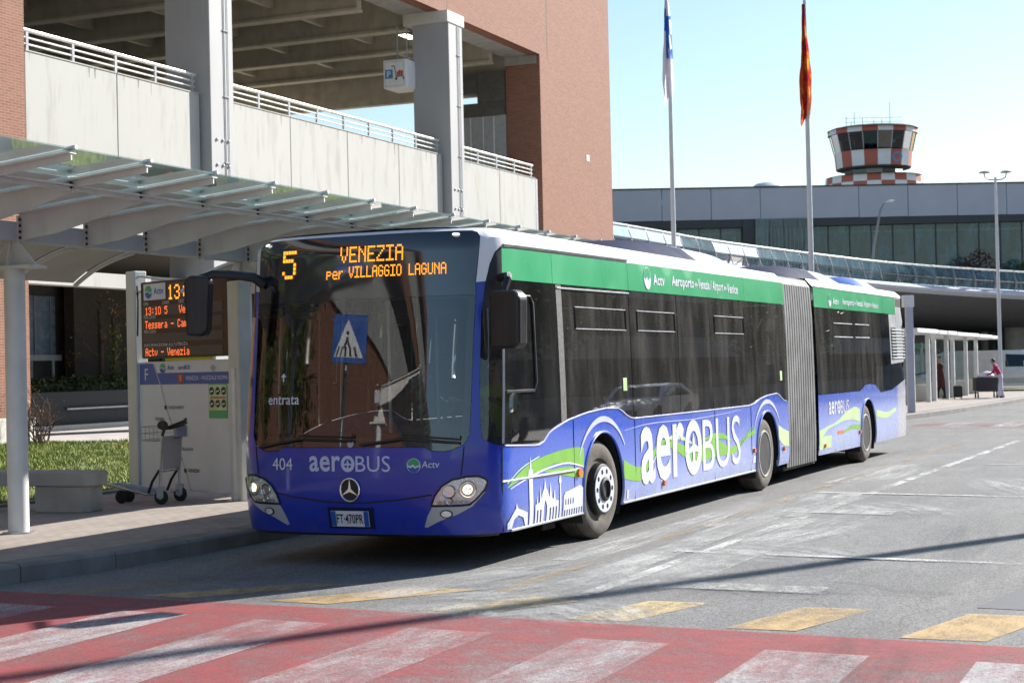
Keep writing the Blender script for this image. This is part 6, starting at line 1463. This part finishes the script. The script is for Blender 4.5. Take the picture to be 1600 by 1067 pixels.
car('parked_car', 'dark car parked behind the white van', 'car', (*rw(24.0, 80), .0), FR+radians(165), 'car_dark'); car('parked_car', 'grey car parked at the far right edge beyond the van', 'car', (*rw(26.0, 85), .0), FR+radians(170), 'car_grey')
# parked opposite the bus (they show in its side windows)
car('parked_car', 'dark saloon parked opposite the front of the bus', 'car', (5.0, 27.5, 0), radians(90), 'car_dark'); car('parked_car', 'grey saloon parked opposite the middle of the bus', 'car', (5.0, 33.4, 0), radians(-90), 'car_grey')
car('parked_car', 'white saloon parked opposite the tail of the bus', 'car', (5.0, 45.4, 0), radians(90), 'car_white')
ob = thing('opposite_building', 'long brown office block across the road', 'building', (14, 40, 0)); mb = MB(); mb.box((0, -35, 0), (14, 190, 7.5)); mb.build('wall', 'dark_office', ob)
for r_ in range(2):
    mb = MB(); mb.box((-.05, -35, 1.0+r_*3.1), (-.003, 190, 2.9+r_*3.1)); mb.build('window_band', 'office_glass', ob)
mb = MB(); mb.box((-.4, -35.2, 7.5), (14.4, 190, 8.1)); mb.build('roof_edge', 'concrete_pale', ob)

# ================================================================== planting
g = NB('leaf_dark'); c = g.ramp(g.noise(1.5, 4), [(.3, (.02, .035, .012)), (.7, (.05, .08, .02))]); g.done(g.bsdf(c, .55, spec=.3))
g = NB('leaf_autumn'); c = g.ramp(g.noise(6, 3), [(.35, (.20, .16, .03)), (.6, (.36, .22, .03)), (.75, (.35, .10, .03))]); g.done(g.bsdf(c, .6))
g = NB('leaf_ivy'); c = g.ramp(g.noise(5, 3), [(.3, (.07, .10, .02)), (.7, (.20, .24, .05))]); g.done(g.bsdf(c, .5))  # ivy tone brightened in place of sunlight on the trunk
g = NB('leaf_red'); c = g.ramp(g.noise(4, 3), [(.3, (.05, .012, .015)), (.7, (.10, .025, .025))]); g.done(g.bsdf(c, .6))
pm('twig', (.11, .065, .05), .9, var=.3)
def leaves(nm, mat, pts, size, parent, n):
    vs = []; fs = []
    for k in range(n):
        p = Vector(random.choice(pts) if isinstance(pts, list) else pts()); a = Vector((random.gauss(0, 1), random.gauss(0, 1), random.gauss(0, .7))).normalized(); b = a.orthogonal().normalized(); b.rotate(Matrix.Rotation(random.uniform(0, 6.28), 3, a))
        c = a.cross(b); s_ = size*random.uniform(.6, 1.3); i = len(vs)
        vs += [p-b*s_, p+c*s_*.45, p+b*s_, p-c*s_*.45]; fs.append((i, i+1, i+2, i+3))
    mb = MB(); mb.add(vs, fs); return mb.build(nm, mat, parent)
def blob(cx, cy, cz, rx, ry, rz_):
    def f_():
        while 1:
            x, y_, z = random.uniform(-1, 1), random.uniform(-1, 1), random.uniform(-1, 1); r = x*x+y_*y_+z*z
            if r < 1 and random.random() < .25+r: return (cx+x*rx*(1+.2*sin(5*z+3*y_)), cy+y_*ry, cz+z*rz_*(1+.25*sin(4*x+2*y_)))
    return f_
hd_ = thing('hedge', 'shaded clipped hedge on the planter under the car park', 'hedge', (0, 0, 0)); pts = lambda: (random.uniform(-32.2, -31.2), random.uniform(33.5, 60), 1.25+random.uniform(0, .42)+.06*sin(random.random()*50))
leaves('foliage', 'leaf_dark', pts, .07, hd_, 9000)  # hedge leaves coloured darker in place of shade
mb = MB(); mb.box((-32.1, 33.5, 1.1), (-31.45, 60, 1.5)); mb.build('branches', 'leaf_dark', hd_)
def branch(mb, p, d, L, r, depth, ends):
    p = Vector(p); d = Vector(d).normalized(); pts_ = [p]; q = p
    for i in range(3): d = (d+Vector((random.gauss(0, .12), random.gauss(0, .12), random.gauss(0, .08)))).normalized(); q = q+d*L/3; pts_.append(q)
    mb.tube(pts_, [r, r*.85, r*.7, r*.55], 6); ends.append(tuple(q))
    if depth:
        for k in range(random.choice((2, 3))): dd_ = (d+Vector((random.gauss(0, .55), random.gauss(0, .55), random.gauss(.1, .35)))); branch(mb, pts_[random.choice((2, 3))], dd_, L*random.uniform(.55, .8), r*.55, depth-1, ends)
for (x, y_, lab, ivy) in ((-32.2, 42.6, 'slender bare dark tree in the hedge with few yellow leaves', 0), (-32.0, 43.0, 'slender ivy clad tree in the hedge beside the bare one', 1)):
    t = thing('slender_tree', lab, 'tree', (x, y_, .1)); mb = MB(); ends = []
    mb.tube([(0, 0, 0), (.03, .02, 1.4), (.02, .05, 2.6), (-.05, .05, 3.7)], [.085, .08, .07, .05], 8); mb.build('trunk', 'bark', t)
    mb = MB()
    for k in range(5): branch(mb, (0, 0, 1.8+.4*k), (random.gauss(0, 1), random.gauss(0, 1), .7), .8, .025, 1, ends)
    mb.build('limbs', 'twig', t); leaves('crown', 'leaf_autumn', lambda: tuple(a+random.gauss(0, .12) for a in random.choice(ends)), .05, t, 60)
    if ivy: leaves('ivy', 'leaf_ivy', lambda: (random.gauss(.02, .09), random.gauss(.03, .09), random.uniform(1.3, 3.2)**1.0), .05, t, 500)
for (x, y_, s_, lab) in ((-25.6, 31.6, 1., 'bare reddish twiggy bush at the foot of the brick pier'), (-24.9, 30.6, .9, 'bare twiggy bush at the left edge before the brick pier')):
    t = thing('bare_bush', lab, 'bush', (x, y_, .15)); mb = MB(); ends = []
    for k in range(16): branch(mb, (random.gauss(0, .1), random.gauss(0, .1), 0), (random.gauss(0, .35), random.gauss(0, .35), 1), .9*s_*random.uniform(.6, 1.1), .014, 1, ends)
    mb.build('twigs', 'twig', t); leaves('leaves', 'leaf_autumn', lambda: tuple(a+random.gauss(0, .05) for a in random.choice(ends)), .03, t, 40)
# shrubs on the terrace in front of the terminal glass
for x, m, h_, r_, lab in ((27., 'leaf_dark', 2.6, 1.6, 'dark green shrub low in front of the terminal glass'), (31.6, 'leaf_red', 3.4, 2.0, 'dark red shrub in front of the terminal glass'), (35.4, 'leaf_dark', 3.0, 2.0, 'dark green shrub at the right edge of the terminal glass'), (29.3, 'leaf_dark', 2.2, 1.2, 'small dark shrub beside the dark red one'), (24.2, 'leaf_dark', 1.7, 1.0, 'smallest dark shrub before the terminal glass')):
    t = thing('terrace_shrub', lab, 'shrub', (*rw(x, 112.8), 5.2), FR, 'shrubs before the terminal glass'); mb = MB(); ends = []
    for k in range(4): branch(mb, (random.gauss(0, .2), 0, 0), (random.gauss(0, .4), random.gauss(0, .3), 1), h_*.5, .05, 1, ends)
    mb.build('trunk', 'bark', t); leaves('crown', m, blob(0, 0, h_*.55, r_, .8, h_*.5), .13, t, 1500)
T('terrace', 'concrete_grey', lambda mb: mb.box((15, 110.5, 4.9), (60, 114.4, 5.2)))

# broad trees in the garden before the crossing and across the road (they show in the bus glass)
def broad_tree(x, y_, h_, r_, lab):
    t = thing('broad_tree', lab, 'tree', (x, y_, .1)); ends = []; mb = MB(); mb.tube([(0, 0, 0), (.05, .03, h_*.3), (.1, .0, h_*.55)], [.17, .14, .10], 8); mb.build('trunk', 'bark', t)
    mb = MB()
    for k in range(6): branch(mb, (.05, 0, h_*(.28+.05*k)), (random.gauss(0, .8), random.gauss(0, .8), .8), h_*.28, .06, 1, ends)
    mb.build('limbs', 'bark', t)
    cl_ = [(random.gauss(0, r_*.55), random.gauss(0, r_*.55), h_*(.45+.5*random.random())) for _ in range(26)]
    def f_():
        c0 = random.choice(cl_); return tuple(a+random.gauss(0, r_*.2) for a in c0)
    leaves('crown', 'leaf_garden', f_, .12, t, 5200)
g = NB('leaf_garden'); c = g.ramp(g.noise(1.3, 4), [(.3, (.03, .055, .012)), (.7, (.10, .14, .03))]); g.done(g.bsdf(c, .5, spec=.3))
for a in ((-20.2, 6.6, 6.5, 2.0, 'broad leafy tree on the lawn nearest the crossing'), (-18.6, 1.6, 7.5, 2.3, 'tall leafy tree on the lawn left of the crossing'), (-17.5, 12.0, 4.2, 1.3, 'low leafy tree on the lawn close to the canopy'),
          (10.2, 38., 6.5, 1.9, 'leafy street tree across the road opposite the bus middle'), (10.4, 52., 7.2, 2.2, 'leafy street tree across the road beyond the bus'), (10., 74., 6.8, 2.1, 'farthest leafy street tree across the road')): broad_tree(*a)
